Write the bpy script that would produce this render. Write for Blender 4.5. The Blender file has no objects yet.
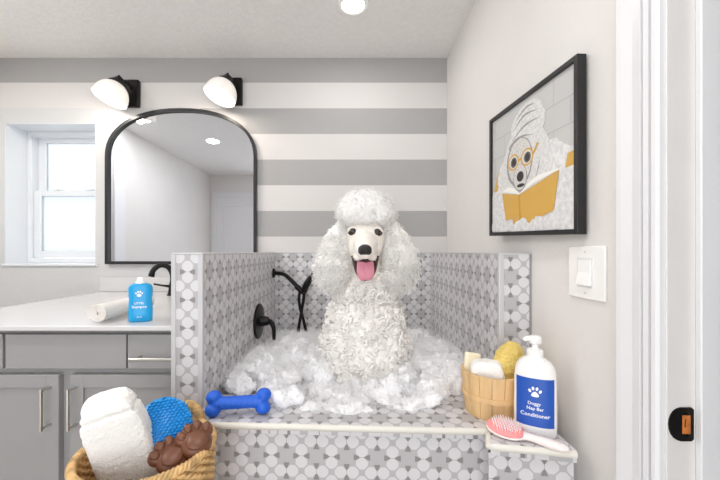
import bpy, bmesh, math, random
import numpy as np
from mathutils import Vector, Matrix, noise, bvhtree
R = math.radians
PI = math.pi
random.seed(7)
rng = np.random.default_rng(7)
C = bpy.context.scene.collection
S = bpy.context.scene

# ------------------------------------------------------------------ camera, world, light, exposure
U = 0.006            # metres per pixel at the back wall
D = 2.04             # distance of the back wall
EYE = 1.15
def W(px, py, d):    # photograph pixel at a depth (fraction of D) -> point of the room
    return Vector(((px - 350) * U * d, d * D, EYE - (py - 252) * U * d))

cam_d = bpy.data.cameras.new('camera'); cam = bpy.data.objects.new('camera', cam_d); C.objects.link(cam)
cam.location = (0, 0, EYE); cam.rotation_euler = (PI / 2, 0, 0)
cam_d.sensor_width = 36; cam_d.lens = 17; cam_d.shift_x = 10 / 720; cam_d.shift_y = 12 / 720
cam_d.clip_start = 0.02
S.camera = cam
wd = bpy.data.worlds.new('sky'); S.world = wd; wd.use_nodes = True
bg = wd.node_tree.nodes['Background']; bg.inputs[0].default_value = (0.93, 0.96, 1.0, 1); bg.inputs[1].default_value = 2.5
S.view_settings.view_transform = 'Standard'; S.view_settings.look = 'None'; S.view_settings.gamma = 1
S.view_settings.use_curve_mapping = False
S.view_settings.exposure = 0.34
S.cycles.diffuse_bounces = 14; S.cycles.transmission_bounces = 14; S.cycles.max_bounces = 24
CAN_W = 4.5         # watts of each recessed can
SCONCE_W = 1.8
CAN_COL = (1.0, 0.99, 0.975)
CEIL = EYE + 194 * U
XR = 97 * U          # right wall
XL = -2.12           # left wall
YR = -1.10           # rear wall (seen in the mirror)
DECK = EYE - 79 * U  # bench top of the dog bath
BASIN = EYE - 90 * U
COUNT = EYE - 39.5 * U

# ------------------------------------------------------------------ materials
def s2l(c):
    return tuple(((v / 255) / 12.92 if v / 255 <= 0.04045 else ((v / 255 + 0.055) / 1.055) ** 2.4) for v in c)
def mat(name, rgb, rough=0.5, metal=0.0, var=0.0, vscale=20, bump=0.0, bscale=60, spec=0.5, sheen=0.0, trans=0.0, coat=0.0, emit=0.0, stretch=None, sss=0.0):
    m = bpy.data.materials.new(name); m.use_nodes = True
    nt = m.node_tree; p = nt.nodes['Principled BSDF']; L = nt.links
    c = s2l(rgb)
    p.inputs['Base Color'].default_value = (*c, 1); p.inputs['Roughness'].default_value = rough
    p.inputs['Metallic'].default_value = metal; p.inputs['Specular IOR Level'].default_value = spec
    p.inputs['Sheen Weight'].default_value = sheen; p.inputs['Coat Weight'].default_value = coat
    p.inputs['Transmission Weight'].default_value = trans
    if sss:
        p.inputs['Subsurface Weight'].default_value = sss
        p.inputs['Subsurface Radius'].default_value = (0.02, 0.018, 0.016)
        p.inputs['Subsurface Scale'].default_value = 1.0
    if emit:
        p.inputs['Emission Color'].default_value = (*c, 1); p.inputs['Emission Strength'].default_value = emit
    if var or bump:
        tc = nt.nodes.new('ShaderNodeTexCoord'); mp = nt.nodes.new('ShaderNodeMapping'); L.new(tc.outputs['Object'], mp.inputs[0])
        if stretch: mp.inputs['Scale'].default_value = stretch
    if var:
        n = nt.nodes.new('ShaderNodeTexNoise'); n.inputs['Scale'].default_value = vscale; n.inputs['Detail'].default_value = 4
        L.new(mp.outputs[0], n.inputs['Vector'])
        r = nt.nodes.new('ShaderNodeValToRGB')
        r.color_ramp.elements[0].position = 0.3; r.color_ramp.elements[1].position = 0.7
        r.color_ramp.elements[0].color = (*[max(0, v * (1 - var)) for v in c], 1); r.color_ramp.elements[1].color = (*[min(1, v * (1 + var)) for v in c], 1)
        L.new(n.outputs[0], r.inputs[0]); L.new(r.outputs[0], p.inputs['Base Color'])
    if bump:
        n2 = nt.nodes.new('ShaderNodeTexNoise'); n2.inputs['Scale'].default_value = bscale; n2.inputs['Detail'].default_value = 5
        L.new(mp.outputs[0], n2.inputs['Vector'])
        b = nt.nodes.new('ShaderNodeBump'); b.inputs['Strength'].default_value = bump; b.inputs['Distance'].default_value = 0.01
        L.new(n2.outputs[0], b.inputs['Height']); L.new(b.outputs[0], p.inputs['Normal'])
    return m
M = {}
M['ceiling'] = mat('ceiling_plaster', (230, 228, 226), 0.9, bump=0.5, bscale=70, var=0.03, vscale=35)
M['wall'] = mat('painted_wall', (226, 223, 220), 0.8, bump=0.12, bscale=45, var=0.015, vscale=5)
M['trim'] = mat('white_trim', (226, 226, 228), 0.35)
M['jamb'] = mat('white_jamb', (222, 219, 216), 0.4, var=0.02, vscale=14)
M['sash'] = mat('white_sash', (226, 229, 233), 0.3)
M['floor'] = mat('floor_tile', (190, 184, 176), 0.4, var=0.06, vscale=6)
M['black'] = mat('matte_black_metal', (26, 25, 25), 0.38, 0.6)
M['blackframe'] = mat('black_frame', (24, 24, 25), 0.35)
M['mirror'] = mat('mirror_silver', (216, 219, 225), 0.015, 1.0)
M['cab'] = mat('grey_cabinet_paint', (152, 151, 151), 0.45, var=0.015, vscale=4)
M['nickel'] = mat('brushed_nickel', (205, 202, 196), 0.28, 1.0)
M['quartz'] = mat('white_quartz', (208, 207, 207), 0.18, var=0.015, vscale=5)
M['straw'] = mat('woven_straw', (208, 170, 116), 0.7, var=0.3, vscale=40, bump=0.3, bscale=200)
M['terry'] = mat('white_terry', (248, 246, 242), 0.95, sheen=0.2, bump=0.5, bscale=260)
M['towel'] = mat('cream_towel', (240, 234, 227), 0.95, sheen=0.3, bump=0.6, bscale=300)
M['bluerub'] = mat('blue_rubber', (18, 92, 205), 0.42)
M['bluescrub'] = mat('blue_silicone', (36, 148, 218), 0.3)
M['brown'] = mat('brown_silicone', (112, 68, 46), 0.4, var=0.06, vscale=20)
M['wood'] = mat('pale_bucket_wood', (216, 180, 130), 0.55, var=0.12, vscale=14, stretch=(3, 3, 0.25), bump=0.1, bscale=90)
M['woodin'] = mat('bucket_inner_wood', (200, 158, 106), 0.6, var=0.14, vscale=18, stretch=(3, 3, 0.25))
M['sponge'] = mat('yellow_sponge', (246, 216, 124), 0.9, var=0.10, vscale=60, bump=1.0, bscale=160)
M['soap'] = mat('cream_soap', (238, 228, 200), 0.5)
M['plastic'] = mat('white_plastic', (240, 239, 237), 0.25)
M['switch'] = mat('switch_plastic', (246, 245, 243), 0.3)
M['label'] = mat('blue_label', (28, 82, 176), 0.4)
M['bluebottle'] = mat('blue_bottle', (22, 156, 214), 0.28)
M['ink'] = mat('white_ink', (245, 247, 250), 0.5)
M['cap'] = mat('clear_white_cap', (240, 240, 240), 0.2)
M['pink'] = mat('pink_cushion', (240, 150, 150), 0.45)
M['brush'] = mat('pearl_white_plastic', (240, 228, 224), 0.25)
M['bristle'] = mat('white_bristle', (250, 245, 245), 0.5)
M['face'] = mat('short_face_fur', (246, 240, 232), 0.95, sheen=0.2, var=0.03, vscale=60, bump=0.4, bscale=220)
def fuzz(name, rgb, tw):
    m = bpy.data.materials.new(name); m.use_nodes = True; nt = m.node_tree; nt.nodes.clear(); c = (*s2l(rgb), 1)
    o = nt.nodes.new('ShaderNodeOutputMaterial'); mx = nt.nodes.new('ShaderNodeMixShader'); d = nt.nodes.new('ShaderNodeBsdfDiffuse'); t = nt.nodes.new('ShaderNodeBsdfTranslucent')
    mx.inputs[0].default_value = tw; d.inputs[0].default_value = c; t.inputs[0].default_value = c
    nt.links.new(d.outputs[0], mx.inputs[1]); nt.links.new(t.outputs[0], mx.inputs[2]); nt.links.new(mx.outputs[0], o.inputs[0])
    return m
M['earfur'] = fuzz('ear_fur', (253, 251, 248), 0.0)
M['furbase'] = fuzz('fur_undercoat', (236, 234, 232), 0.0)
M['foambase'] = fuzz('foam_body', (252, 252, 253), 0.0)
M['fur'] = fuzz('white_fur', (238, 236, 234), 0.0)
M['curl'] = fuzz('curly_fur', (240, 237, 233), 0.0)
M['foam'] = fuzz('white_foam', (253, 253, 254), 0.1)
M['cotton'] = fuzz('foam_wisp', (254, 254, 255), 0.12)
M['eye'] = mat('dark_eye', (26, 15, 10), 0.08, coat=1.0)
M['lid'] = mat('eyelid', (66, 48, 42), 0.6)
M['nose'] = mat('black_nose', (28, 25, 26), 0.4, bump=0.5, bscale=260)
M['mouth'] = mat('dark_mouth', (52, 26, 28), 0.6)
M['tongue'] = mat('pink_tongue', (200, 126, 142), 0.45, bump=0.25, bscale=160)
M['trimtile'] = mat('grey_tile_trim', (196, 195, 197), 0.35)
M['creamtrim'] = mat('cream_ledge_trim', (222, 218, 208), 0.3)
M['rust'] = mat('raw_wood', (190, 110, 45), 0.8, var=0.3, vscale=120)
M['dark'] = mat('dark_gap', (28, 26, 26), 0.8)
M['shade'] = mat('opal_glass_shade', (250, 246, 240), 0.25, emit=0.10)
M['bulb'] = mat('lit_bulb', (255, 248, 236), 0.4, emit=6.0)
M['can'] = mat('lit_diffuser', (255, 250, 240), 0.4, emit=9.0)
M['print'] = mat('print_grey', (200, 199, 198), 0.5)

# frosted window glass: thin pane that scatters daylight
def pane_mat():
    m = bpy.data.materials.new('frosted_pane'); m.use_nodes = True; nt = m.node_tree; nt.nodes.clear()
    o = nt.nodes.new('ShaderNodeOutputMaterial'); mx = nt.nodes.new('ShaderNodeMixShader'); t = nt.nodes.new('ShaderNodeBsdfTranslucent')
    tr = nt.nodes.new('ShaderNodeBsdfTransparent'); mx.inputs[0].default_value = 0.4
    t.inputs[0].default_value = (0.60, 0.625, 0.63, 1); tr.inputs[0].default_value = (0.60, 0.625, 0.63, 1)
    nt.links.new(tr.outputs[0], mx.inputs[1]); nt.links.new(t.outputs[0], mx.inputs[2]); nt.links.new(mx.outputs[0], o.inputs[0])
    return m
M['pane'] = pane_mat()

# striped wall: broad grey and white bands, plain pale grey beside the mirror
def stripe_mat():
    m = bpy.data.materials.new('striped_wall_paint'); m.use_nodes = True; nt = m.node_tree; p = nt.nodes['Principled BSDF']; L = nt.links
    p.inputs['Roughness'].default_value = 0.8
    g = nt.nodes.new('ShaderNodeNewGeometry'); sx = nt.nodes.new('ShaderNodeSeparateXYZ'); L.new(g.outputs['Position'], sx.inputs[0])
    def mth(op, a, b=None):
        n = nt.nodes.new('ShaderNodeMath'); n.operation = op
        for i, v in enumerate((a, b)):
            if v is None: continue
            if isinstance(v, (int, float)): n.inputs[i].default_value = v
            else: L.new(v, n.inputs[i])
        return n.outputs[0]
    top = EYE + (252 - 57) * U; per = 51.3 * U
    ph = mth('FRACT', mth('DIVIDE', mth('SUBTRACT', top, sx.outputs[2]), per))
    grey = mth('LESS_THAN', ph, 0.5)
    plain = mth('MULTIPLY', mth('LESS_THAN', sx.outputs[0], -150 * U), mth('LESS_THAN', sx.outputs[2], EYE + (252 - 108) * U))
    m1 = nt.nodes.new('ShaderNodeMix'); m1.data_type = 'RGBA'; m1.inputs[6].default_value = (*s2l((213, 210, 208)), 1); m1.inputs[7].default_value = (*s2l((168, 166, 165)), 1)
    L.new(grey, m1.inputs[0])
    m2 = nt.nodes.new('ShaderNodeMix'); m2.data_type = 'RGBA'; m2.inputs[7].default_value = (*s2l((204, 204, 204)), 1)
    L.new(plain, m2.inputs[0]); L.new(m1.outputs[2], m2.inputs[6]); L.new(m2.outputs[2], p.inputs['Base Color'])
    n2 = nt.nodes.new('ShaderNodeTexNoise'); n2.inputs['Scale'].default_value = 45; n2.inputs['Detail'].default_value = 5
    b = nt.nodes.new('ShaderNodeBump'); b.inputs['Strength'].default_value = 0.12; b.inputs['Distance'].default_value = 0.01
    L.new(g.outputs['Position'], n2.inputs['Vector']); L.new(n2.outputs[0], b.inputs['Height']); L.new(b.outputs[0], p.inputs['Normal'])
    return m
M['stripe'] = stripe_mat()

# mosaic tile: light petals, small dark wedges on mid grey
PER = 0.0845
def tile_mat():
    m = bpy.data.materials.new('geometric_mosaic_tile'); m.use_nodes = True; nt = m.node_tree; p = nt.nodes['Principled BSDF']; L = nt.links
    p.inputs['Roughness'].default_value = 0.32
    uv = nt.nodes.new('ShaderNodeUVMap'); uv.uv_map = 'UVMap'; sx = nt.nodes.new('ShaderNodeSeparateXYZ'); L.new(uv.outputs[0], sx.inputs[0])
    def mth(op, a, b=None):
        n = nt.nodes.new('ShaderNodeMath'); n.operation = op
        for i, v in enumerate((a, b)):
            if v is None: continue
            if isinstance(v, (int, float)): n.inputs[i].default_value = v
            else: L.new(v, n.inputs[i])
        return n.outputs[0]
    x = mth('DIVIDE', sx.outputs[0], PER); y = mth('DIVIDE', sx.outputs[1], PER)
    def wrap(v, o): return mth('SUBTRACT', mth('FRACT', mth('ADD', v, 100.5 + o)), 0.5)
    def lattice(a, b):        # petals along a, wedges along b
        aa = mth('ABSOLUTE', a); ab = mth('ABSOLUTE', b)
        u = mth('SUBTRACT', aa, 0.2)
        au = mth('ABSOLUTE', u)
        rad = mth('SQRT', mth('ADD', mth('POWER', au, 2), mth('POWER', ab, 2)))
        octo = mth('MAXIMUM', mth('MAXIMUM', mth('MULTIPLY', au, 1.0), ab), mth('MULTIPLY', mth('ADD', au, ab), 0.74))
        dd = mth('ADD', mth('MULTIPLY', rad, 0.25), mth('MULTIPLY', octo, 0.75))
        petal = mth('LESS_THAN', dd, 0.195)
        wedge = mth('MULTIPLY', mth('LESS_THAN', ab, 0.27), mth('LESS_THAN', aa, mth('ADD', mth('MULTIPLY', ab, 0.36), 0.005)))
        return petal, wedge
    p1, w1 = lattice(wrap(x, 0), wrap(y, 0))
    p2, w2 = lattice(wrap(y, 0.5), wrap(x, 0.5))
    pet = mth('MAXIMUM', p1, p2); wed = mth('MULTIPLY', mth('MAXIMUM', w1, w2), mth('SUBTRACT', 1.0, pet))
    m1 = nt.nodes.new('ShaderNodeMix'); m1.data_type = 'RGBA'; m1.inputs[6].default_value = (*s2l((180, 178, 180)), 1); m1.inputs[7].default_value = (*s2l((211, 209, 211)), 1)
    L.new(pet, m1.inputs[0])
    m2 = nt.nodes.new('ShaderNodeMix'); m2.data_type = 'RGBA'; m2.inputs[7].default_value = (*s2l((136, 132, 131)), 1)
    L.new(wed, m2.inputs[0]); L.new(m1.outputs[2], m2.inputs[6]); L.new(m2.outputs[2], p.inputs['Base Color'])
    return m
M['tile'] = tile_mat()

# ------------------------------------------------------------------ mesh helpers
class MB:
    def __init__(s): s.v = []; s.f = []; s.mi = []
    def add(s, v, f, mi=0):
        o = len(s.v); s.v += [tuple(a) for a in v]; s.f += [tuple(i + o for i in q) for q in f]; s.mi += [mi] * len(f); return s
    def box(s, x0, x1, y0, y1, z0, z1, mi=0):
        x0, x1 = sorted((x0, x1)); y0, y1 = sorted((y0, y1)); z0, z1 = sorted((z0, z1))
        v = [(x0, y0, z0), (x1, y0, z0), (x1, y1, z0), (x0, y1, z0), (x0, y0, z1), (x1, y0, z1), (x1, y1, z1), (x0, y1, z1)]
        return s.add(v, [(0, 3, 2, 1), (4, 5, 6, 7), (0, 1, 5, 4), (1, 2, 6, 5), (2, 3, 7, 6), (3, 0, 4, 7)], mi)
    def prism(s, pts, a, b, mi=0):      # closed 3-D outline a(pt), extruded to b(pt)
        n = len(pts); va = [a(p) for p in pts]; vb = [b(p) for p in pts]
        f = [tuple(range(n))[::-1], tuple(range(n, 2 * n))] + [(i, (i + 1) % n, n + (i + 1) % n, n + i) for i in range(n)]
        return s.add(va + vb, f, mi)
    def tube(s, pts, r, sides=8, closed=False, mi=0, flat=1.0):
        pts = [Vector(p) for p in pts]; n = len(pts)
        rr = r if isinstance(r, (list, tuple)) else [r] * n
        v = []; up = None
        for i, p in enumerate(pts):
            if closed: t = pts[(i + 1) % n] - pts[i - 1]
            else: t = pts[min(i + 1, n - 1)] - pts[max(i - 1, 0)]
            t.normalize()
            if up is None:
                up = Vector((0, 0, 1)) if abs(t.z) < 0.9 else Vector((1, 0, 0))
            a = t.cross(up)
            if a.length < 1e-5: a = t.orthogonal()
            a.normalize(); b = a.cross(t); up = b
            for k in range(sides):
                q = 2 * PI * k / sides
                v.append(p + a * (math.cos(q) * rr[i]) + b * (math.sin(q) * rr[i] * flat))
        f = []
        m = n if closed else n - 1
        for i in range(m):
            j = (i + 1) % n
            for k in range(sides):
                l = (k + 1) % sides
                f.append((i * sides + k, i * sides + l, j * sides + l, j * sides + k))
        if not closed:
            f.append(tuple(range(sides))[::-1]); f.append(tuple((n - 1) * sides + k for k in range(sides)))
        return s.add(v, f, mi)
    def lathe(s, prof, mx=None, seg=32, mi=0, sx=1, sy=1):   # prof: (radius, z)
        mx = mx or Matrix()
        v = []
        for r, z in prof:
            for k in range(seg):
                q = 2 * PI * k / seg; v.append(mx @ Vector((r * math.cos(q) * sx, r * math.sin(q) * sy, z)))
        f = []
        for i in range(len(prof) - 1):
            for k in range(seg):
                l = (k + 1) % seg; f.append((i * seg + k, i * seg + l, (i + 1) * seg + l, (i + 1) * seg + k))
        if prof[0][0] > 1e-5: f.append(tuple(range(seg))[::-1])
        if prof[-1][0] > 1e-5: f.append(tuple((len(prof) - 1) * seg + k for k in range(seg)))
        return s.add(v, f, mi)
    def ell(s, c, r, mx=None, seg=16, rings=10, mi=0):
        pr = [(math.sin(PI * i / rings) + (1e-6 if i in (0, rings) else 0), -math.cos(PI * i / rings)) for i in range(rings + 1)]
        m = Matrix.Translation(Vector(c)) @ (mx or Matrix()) @ Matrix.Diagonal((*r, 1))
        return s.lathe(pr, m, seg, mi)
    def build(s, name, mats, parent=None, smooth=35, bevel=0, bseg=2, doubles=False):
        me = bpy.data.meshes.new(name); me.from_pydata(s.v, [], s.f)
        ms = mats if isinstance(mats, (list, tuple)) else [mats]
        for m in ms: me.materials.append(m)
        if len(ms) > 1: me.polygons.foreach_set('material_index', s.mi)
        bm = bmesh.new(); bm.from_mesh(me)
        if doubles: bmesh.ops.remove_doubles(bm, verts=bm.verts, dist=1e-5)
        bmesh.ops.recalc_face_normals(bm, faces=bm.faces); bm.to_mesh(me); bm.free()
        if smooth:
            me.polygons.foreach_set('use_smooth', [True] * len(me.polygons)); me.set_sharp_from_angle(angle=R(smooth))
        o = link(name, me, parent)
        if bevel:
            b = o.modifiers.new('bevel', 'BEVEL'); b.width = bevel; b.segments = bseg; b.limit_method = 'ANGLE'; b.angle_limit = R(40); b.harden_normals = False
        return o
def link(name, me, parent=None):
    o = bpy.data.objects.new(name, me); C.objects.link(o)
    if parent: put(o, parent)
    return o
def wloc(o):
    t = Vector(o.location)
    return t
def put(o, parent):
    o.parent = parent; o.matrix_parent_inverse = Matrix.Translation(-root_loc(parent))
def root_loc(o):
    return Vector(o.location) if o.type == 'EMPTY' else Vector((0, 0, 0))
def thing(name, label, cat, loc, group=None):
    o = bpy.data.objects.new(name, None); C.objects.link(o); o.location = loc; o.empty_display_size = 0.05
    o['label'] = label; o['category'] = cat
    if group: o['group'] = group
    return o
def tag(o, label, cat, group=None, kind=None):
    o['label'] = label; o['category'] = cat
    if group: o['group'] = group
    if kind: o['kind'] = kind
    return o
def struct(o, label=None):
    o['kind'] = 'structure'
    if label: o['label'] = label
    return o
def box_uv(o, ou=0, ov=0):
    me = o.data; uvl = me.uv_layers.new(name='UVMap')
    for p in me.polygons:
        n = p.normal; ax = max(range(3), key=lambda i: abs(n[i]))
        for li in p.loop_indices:
            c = me.vertices[me.loops[li].vertex_index].co
            if ax == 0: uv = (c.y - ou, c.z - ov)
            elif ax == 1: uv = (c.x - ou, c.z - ov)
            else: uv = (c.x - ou, c.y - ov)
            uvl.data[li].uv = uv
    return o
def arc(c, r, a0, a1, n, f):
    return [f(c[0] + r * math.cos(a0 + (a1 - a0) * i / n), c[1] + r * math.sin(a0 + (a1 - a0) * i / n)) for i in range(n + 1)]
def bez(pts, n=20):     # Catmull-Rom through the points
    P = [Vector(p) for p in pts]; P = [P[0] * 2 - P[1]] + P + [P[-1] * 2 - P[-2]]; out = []
    for i in range(1, len(P) - 2):
        for k in range(n):
            t = k / n; a, b, c, d = P[i - 1:i + 3]
            out.append(0.5 * ((2 * b) + (c - a) * t + (2 * a - 5 * b + 4 * c - d) * t * t + (3 * b - a - 3 * c + d) * t ** 3))
    out.append(P[-2]); return out
ICO = {}
for k_ in (2, 3):
    bm_ = bmesh.new(); bmesh.ops.create_icosphere(bm_, subdivisions=k_, radius=1); bm_.verts.ensure_lookup_table()
    ICO[k_] = (np.array([v.co[:] for v in bm_.verts]), np.array([[v.index for v in f.verts] for f in bm_.faces])); bm_.free()
def blob(ells, voxel, smooth=2, name='blob'):     # one continuous surface around overlapping ellipsoids
    VV = []; FF = []; off = 0
    for c, r, rot in ells:
        v_, f_ = ICO[3 if max(r) > 0.021 else 2]
        m4 = np.array(Matrix.Translation(Vector(c)) @ (rot or Matrix()) @ Matrix.Diagonal((*r, 1)))
        VV.append(v_ @ m4[:3, :3].T + m4[:3, 3]); FF.append(f_ + off); off += len(v_)
    me = bpy.data.meshes.new(name); me.from_pydata(np.concatenate(VV).tolist(), [], np.concatenate(FF).tolist())
    o = bpy.data.objects.new(name, me); C.objects.link(o)
    m = o.modifiers.new('r', 'REMESH'); m.mode = 'VOXEL'; m.voxel_size = voxel
    if smooth:
        sm = o.modifiers.new('s', 'SMOOTH'); sm.iterations = smooth; sm.factor = 0.5
    dg = bpy.context.evaluated_depsgraph_get(); out = bpy.data.meshes.new_from_object(o.evaluated_get(dg))
    bpy.data.objects.remove(o); bpy.data.meshes.remove(me)
    out.polygons.foreach_set('use_smooth', [True] * len(out.polygons)); out.name = name
    return out
def SQ(mb, c, r, rot, e=0.45, seg=48, rings=24):       # rounded slab
    sg = lambda v, k: math.copysign(abs(v) ** k, v)
    v = []
    for i in range(rings + 1):
        ph = -PI / 2 + PI * i / rings
        for k in range(seg):
            q = 2 * PI * k / seg
            v.append(Vector(c) + rot.to_3x3() @ Vector((r[0] * sg(math.cos(ph), e) * sg(math.cos(q), e), r[1] * sg(math.cos(ph), e) * sg(math.sin(q), e), r[2] * sg(math.sin(ph), e))))
    f = [(i * seg + k, i * seg + (k + 1) % seg, (i + 1) * seg + (k + 1) % seg, (i + 1) * seg + k) for i in range(rings) for k in range(seg)]
    return mb.add(v, f)
def solid(mb, voxel, smooth, name):
    o = mb.build(name, M['terry']); r_ = o.modifiers.new('r', 'REMESH'); r_.mode = 'VOXEL'; r_.voxel_size = voxel; s_ = o.modifiers.new('s', 'SMOOTH'); s_.iterations = smooth
    me = bpy.data.meshes.new_from_object(o.evaluated_get(bpy.context.evaluated_depsgraph_get())); bpy.data.objects.remove(o); me.name = name
    me.polygons.foreach_set('use_smooth', [True] * len(me.polygons)); me.materials.clear(); return me
def displace(me, fn):
    n = len(me.vertices); co = np.empty(n * 3, np.float32); me.vertices.foreach_get('co', co); co = co.reshape(-1, 3)
    no = np.empty(n * 3, np.float32); me.vertices.foreach_get('normal', no); no = no.reshape(-1, 3)
    d = np.array([fn(Vector(c)) for c in co], np.float32)
    me.vertices.foreach_set('co', (co + no * d[:, None]).ravel()); me.update()
def capsule(p, q, r0, r1, n=6):
    p = Vector(p); q = Vector(q)
    return [(p.lerp(q, i / n), (r0 + (r1 - r0) * i / n,) * 3, None) for i in range(n + 1)]
def sample_surface(me, n, accept=None):
    me.calc_loop_triangles(); T = me.loop_triangles
    co = np.empty(len(me.vertices) * 3, np.float32); me.vertices.foreach_get('co', co); co = co.reshape(-1, 3)
    ti = np.empty(len(T) * 3, np.int32); T.foreach_get('vertices', ti); ti = ti.reshape(-1, 3)
    a, b, c = co[ti[:, 0]], co[ti[:, 1]], co[ti[:, 2]]; nr = np.cross(b - a, c - a); ar = np.linalg.norm(nr, axis=1)
    k = rng.choice(len(ti), n, p=ar / ar.sum()); u = rng.random((n, 1)); v = rng.random((n, 1)); fl = u + v > 1
    u = np.where(fl, 1 - u, u); v = np.where(fl, 1 - v, v)
    p = a[k] + (b[k] - a[k]) * u + (c[k] - a[k]) * v; nn = nr[k] / np.maximum(ar[k][:, None], 1e-12)
    if accept is not None:
        m = accept(p, nn); p, nn = p[m], nn[m]
    return p, nn
def unit(a): return a / np.maximum(np.linalg.norm(a, axis=1, keepdims=True), 1e-9)
def strands(name, roots, dirs, length, rad, material, parent, seg=5, grav=0.0, wave=0.0, turns=1.0, sides=3, coil=False, bend=0.3):
    n = len(roots); L = np.broadcast_to(length, (n,)).reshape(n, 1); d = unit(dirs)
    ref = unit(rng.normal(size=(n, 3))); a = unit(np.cross(d, ref)); b = np.cross(d, a)
    ph = rng.random((n, 1)) * 6.283; bd = unit(rng.normal(size=(n, 3))) * bend
    P = []
    for i in range(seg + 1):
        t = i / seg
        p = roots + d * L * t + bd * L * t * t
        p = p + np.array([0, 0, -1.0]) * (grav * L * t * t)
        w = wave * (1 if coil else min(1, 2 * t))
        p = p + a * (w * np.cos(ph + t * turns * 6.283)) + b * (w * np.sin(ph + t * turns * 6.283))
        P.append(p)
    P = np.stack(P, 1)                                     # n, seg+1, 3
    T = np.gradient(P, axis=1); T /= np.maximum(np.linalg.norm(T, axis=2, keepdims=True), 1e-9)
    A = np.cross(T, ref[:, None, :]); A /= np.maximum(np.linalg.norm(A, axis=2, keepdims=True), 1e-9); B = np.cross(T, A)
    tt = np.linspace(0, 1, seg + 1)[None, :, None]
    rr = rad * ((1 - 0.85 * tt ** 2) if not coil else np.sqrt(np.clip(1 - (2 * tt - 1) ** 6, 0.04, 1)))
    rings = [P + (A * math.cos(2 * PI * k / sides) + B * math.sin(2 * PI * k / sides)) * rr for k in range(sides)]
    V = np.stack(rings, 2).reshape(-1, 3)
    idx = np.arange(n * (seg + 1) * sides).reshape(n, seg + 1, sides); nx = np.roll(idx, -1, 2)
    F = np.stack([idx[:, :-1], nx[:, :-1], nx[:, 1:], idx[:, 1:]], -1).reshape(-1, 4)
    me = bpy.data.meshes.new(name); me.vertices.add(len(V)); me.vertices.foreach_set('co', V.astype(np.float32).ravel())
    me.loops.add(F.size); me.loops.foreach_set('vertex_index', F.astype(np.int32).ravel())
    me.polygons.add(len(F)); me.polygons.foreach_set('loop_start', np.arange(0, F.size, 4, dtype=np.int32)); me.polygons.foreach_set('loop_total', np.full(len(F), 4, np.int32))
    me.polygons.foreach_set('use_smooth', np.ones(len(F), bool)); me.update(calc_edges=True); me.materials.append(material)
    return link(name, me, parent)
def text_mesh(s, size):
    cu = bpy.data.curves.new('t', 'FONT'); cu.body = s; cu.size = size; cu.align_x = 'CENTER'; cu.align_y = 'CENTER'; cu.resolution_u = 3; cu.offset = size * 0.012
    o = bpy.data.objects.new('t', cu); C.objects.link(o)
    dg = bpy.context.evaluated_depsgraph_get(); me = bpy.data.meshes.new_from_object(o.evaluated_get(dg))
    v = [(a.co.x, a.co.y) for a in me.vertices]; f = [tuple(p.vertices) for p in me.polygons]
    bpy.data.objects.remove(o); bpy.data.curves.remove(cu); bpy.data.meshes.remove(me); return v, f

# ------------------------------------------------------------------ the room
struct(MB().box(XL - 0.1, 2.2, YR - 0.1, D + 0.1, -0.1, 0).build('floor', M['floor'], smooth=0))
struct(MB().box(1.75, 1.85, YR - 0.1, D, 0, CEIL).build('wall_light_blocker', M['wall'], smooth=0))  # unseen wall added to block sky light that overlit the door jamb
struct(MB().box(XL - 0.1, 1.85, YR - 0.1, D + 0.24, CEIL, CEIL + 0.1).build('ceiling', M['ceiling'], smooth=0))
wx0, wx1 = (5 - 350) * U, (95.5 - 350) * U; wz1, wz0 = EYE + (252 - 123) * U, EYE - (265 - 252) * U
b = MB(); TH = 0.24
b.box(XL - 0.1, wx0, D, D + TH, 0, CEIL); b.box(wx1, 1.85, D, D + TH, 0, CEIL); b.box(wx0, wx1, D, D + TH, 0, wz0); b.box(wx0, wx1, D, D + TH, wz1, CEIL)
struct(b.build('wall_back', M['stripe'], smooth=0, doubles=False))
yj = 0.628; yc = 0.726; ye = -0.22
b = MB().box(XR, XR + 0.118, yj, D, 0, CEIL).box(XR, XR + 0.118, ye, yj, 2.06, CEIL).box(XR, XR + 0.118, YR, ye, 0, CEIL)
struct(b.build('wall_right', M['wall'], smooth=0))
struct(MB().box(XL - 0.1, XL, YR - 0.1, D, 0, CEIL).build('wall_left', M['wall'], smooth=0))
struct(MB().box(XL, -1.18, YR - 0.1, YR, 0, CEIL).box(-1.18, XR + 0.118, YR - 0.1, YR, 2.12, CEIL).box(XR + 0.0, 1.75, YR - 0.1, YR, 0, CEIL).build('wall_rear', M['wall'], smooth=0))  # wide opening invented behind the camera so sky light enters as frontal fill
for nm, y0, y1, x in (('baseboard_left', YR, D, XL), ):
    struct(MB().box(x, x + 0.012, y0, y1, 0, 0.1).build(nm, M['trim'], bevel=0.003))

# window: recess liner, frame, two sashes with frosted panes
yw = D * 1.071
win = thing('window_1', 'white double-hung window with frosted panes in a deep recess', 'window', (wx0, D, wz0)); win['kind'] = 'structure'
e = 0.004
MB().box(wx0, wx0 + e, D + 0.001, yw, wz0, wz1).box(wx1 - e, wx1, D + 0.001, yw, wz0, wz1).box(wx0, wx1, D + 0.001, yw, wz1 - e, wz1).build('window_reveal', M['sash'], win, smooth=0)
MB().box(wx0 - 0.012, wx1 + 0.012, D - 0.012, yw, wz0 - 0.006, wz0 + 0.008).build('window_sill', M['sash'], win, bevel=0.003)
def ring(mb, x0, x1, z0, z1, w, y0, y1, wb=None, wt=None):
    wb = wb or w; wt = wt or w
    mb.box(x0, x0 + w, y0, y1, z0, z1); mb.box(x1 - w, x1, y0, y1, z0, z1); mb.box(x0 + w, x1 - w, y0, y1, z0, z0 + wb); mb.box(x0 + w, x1 - w, y0, y1, z1 - wt, z1); return mb
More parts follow.
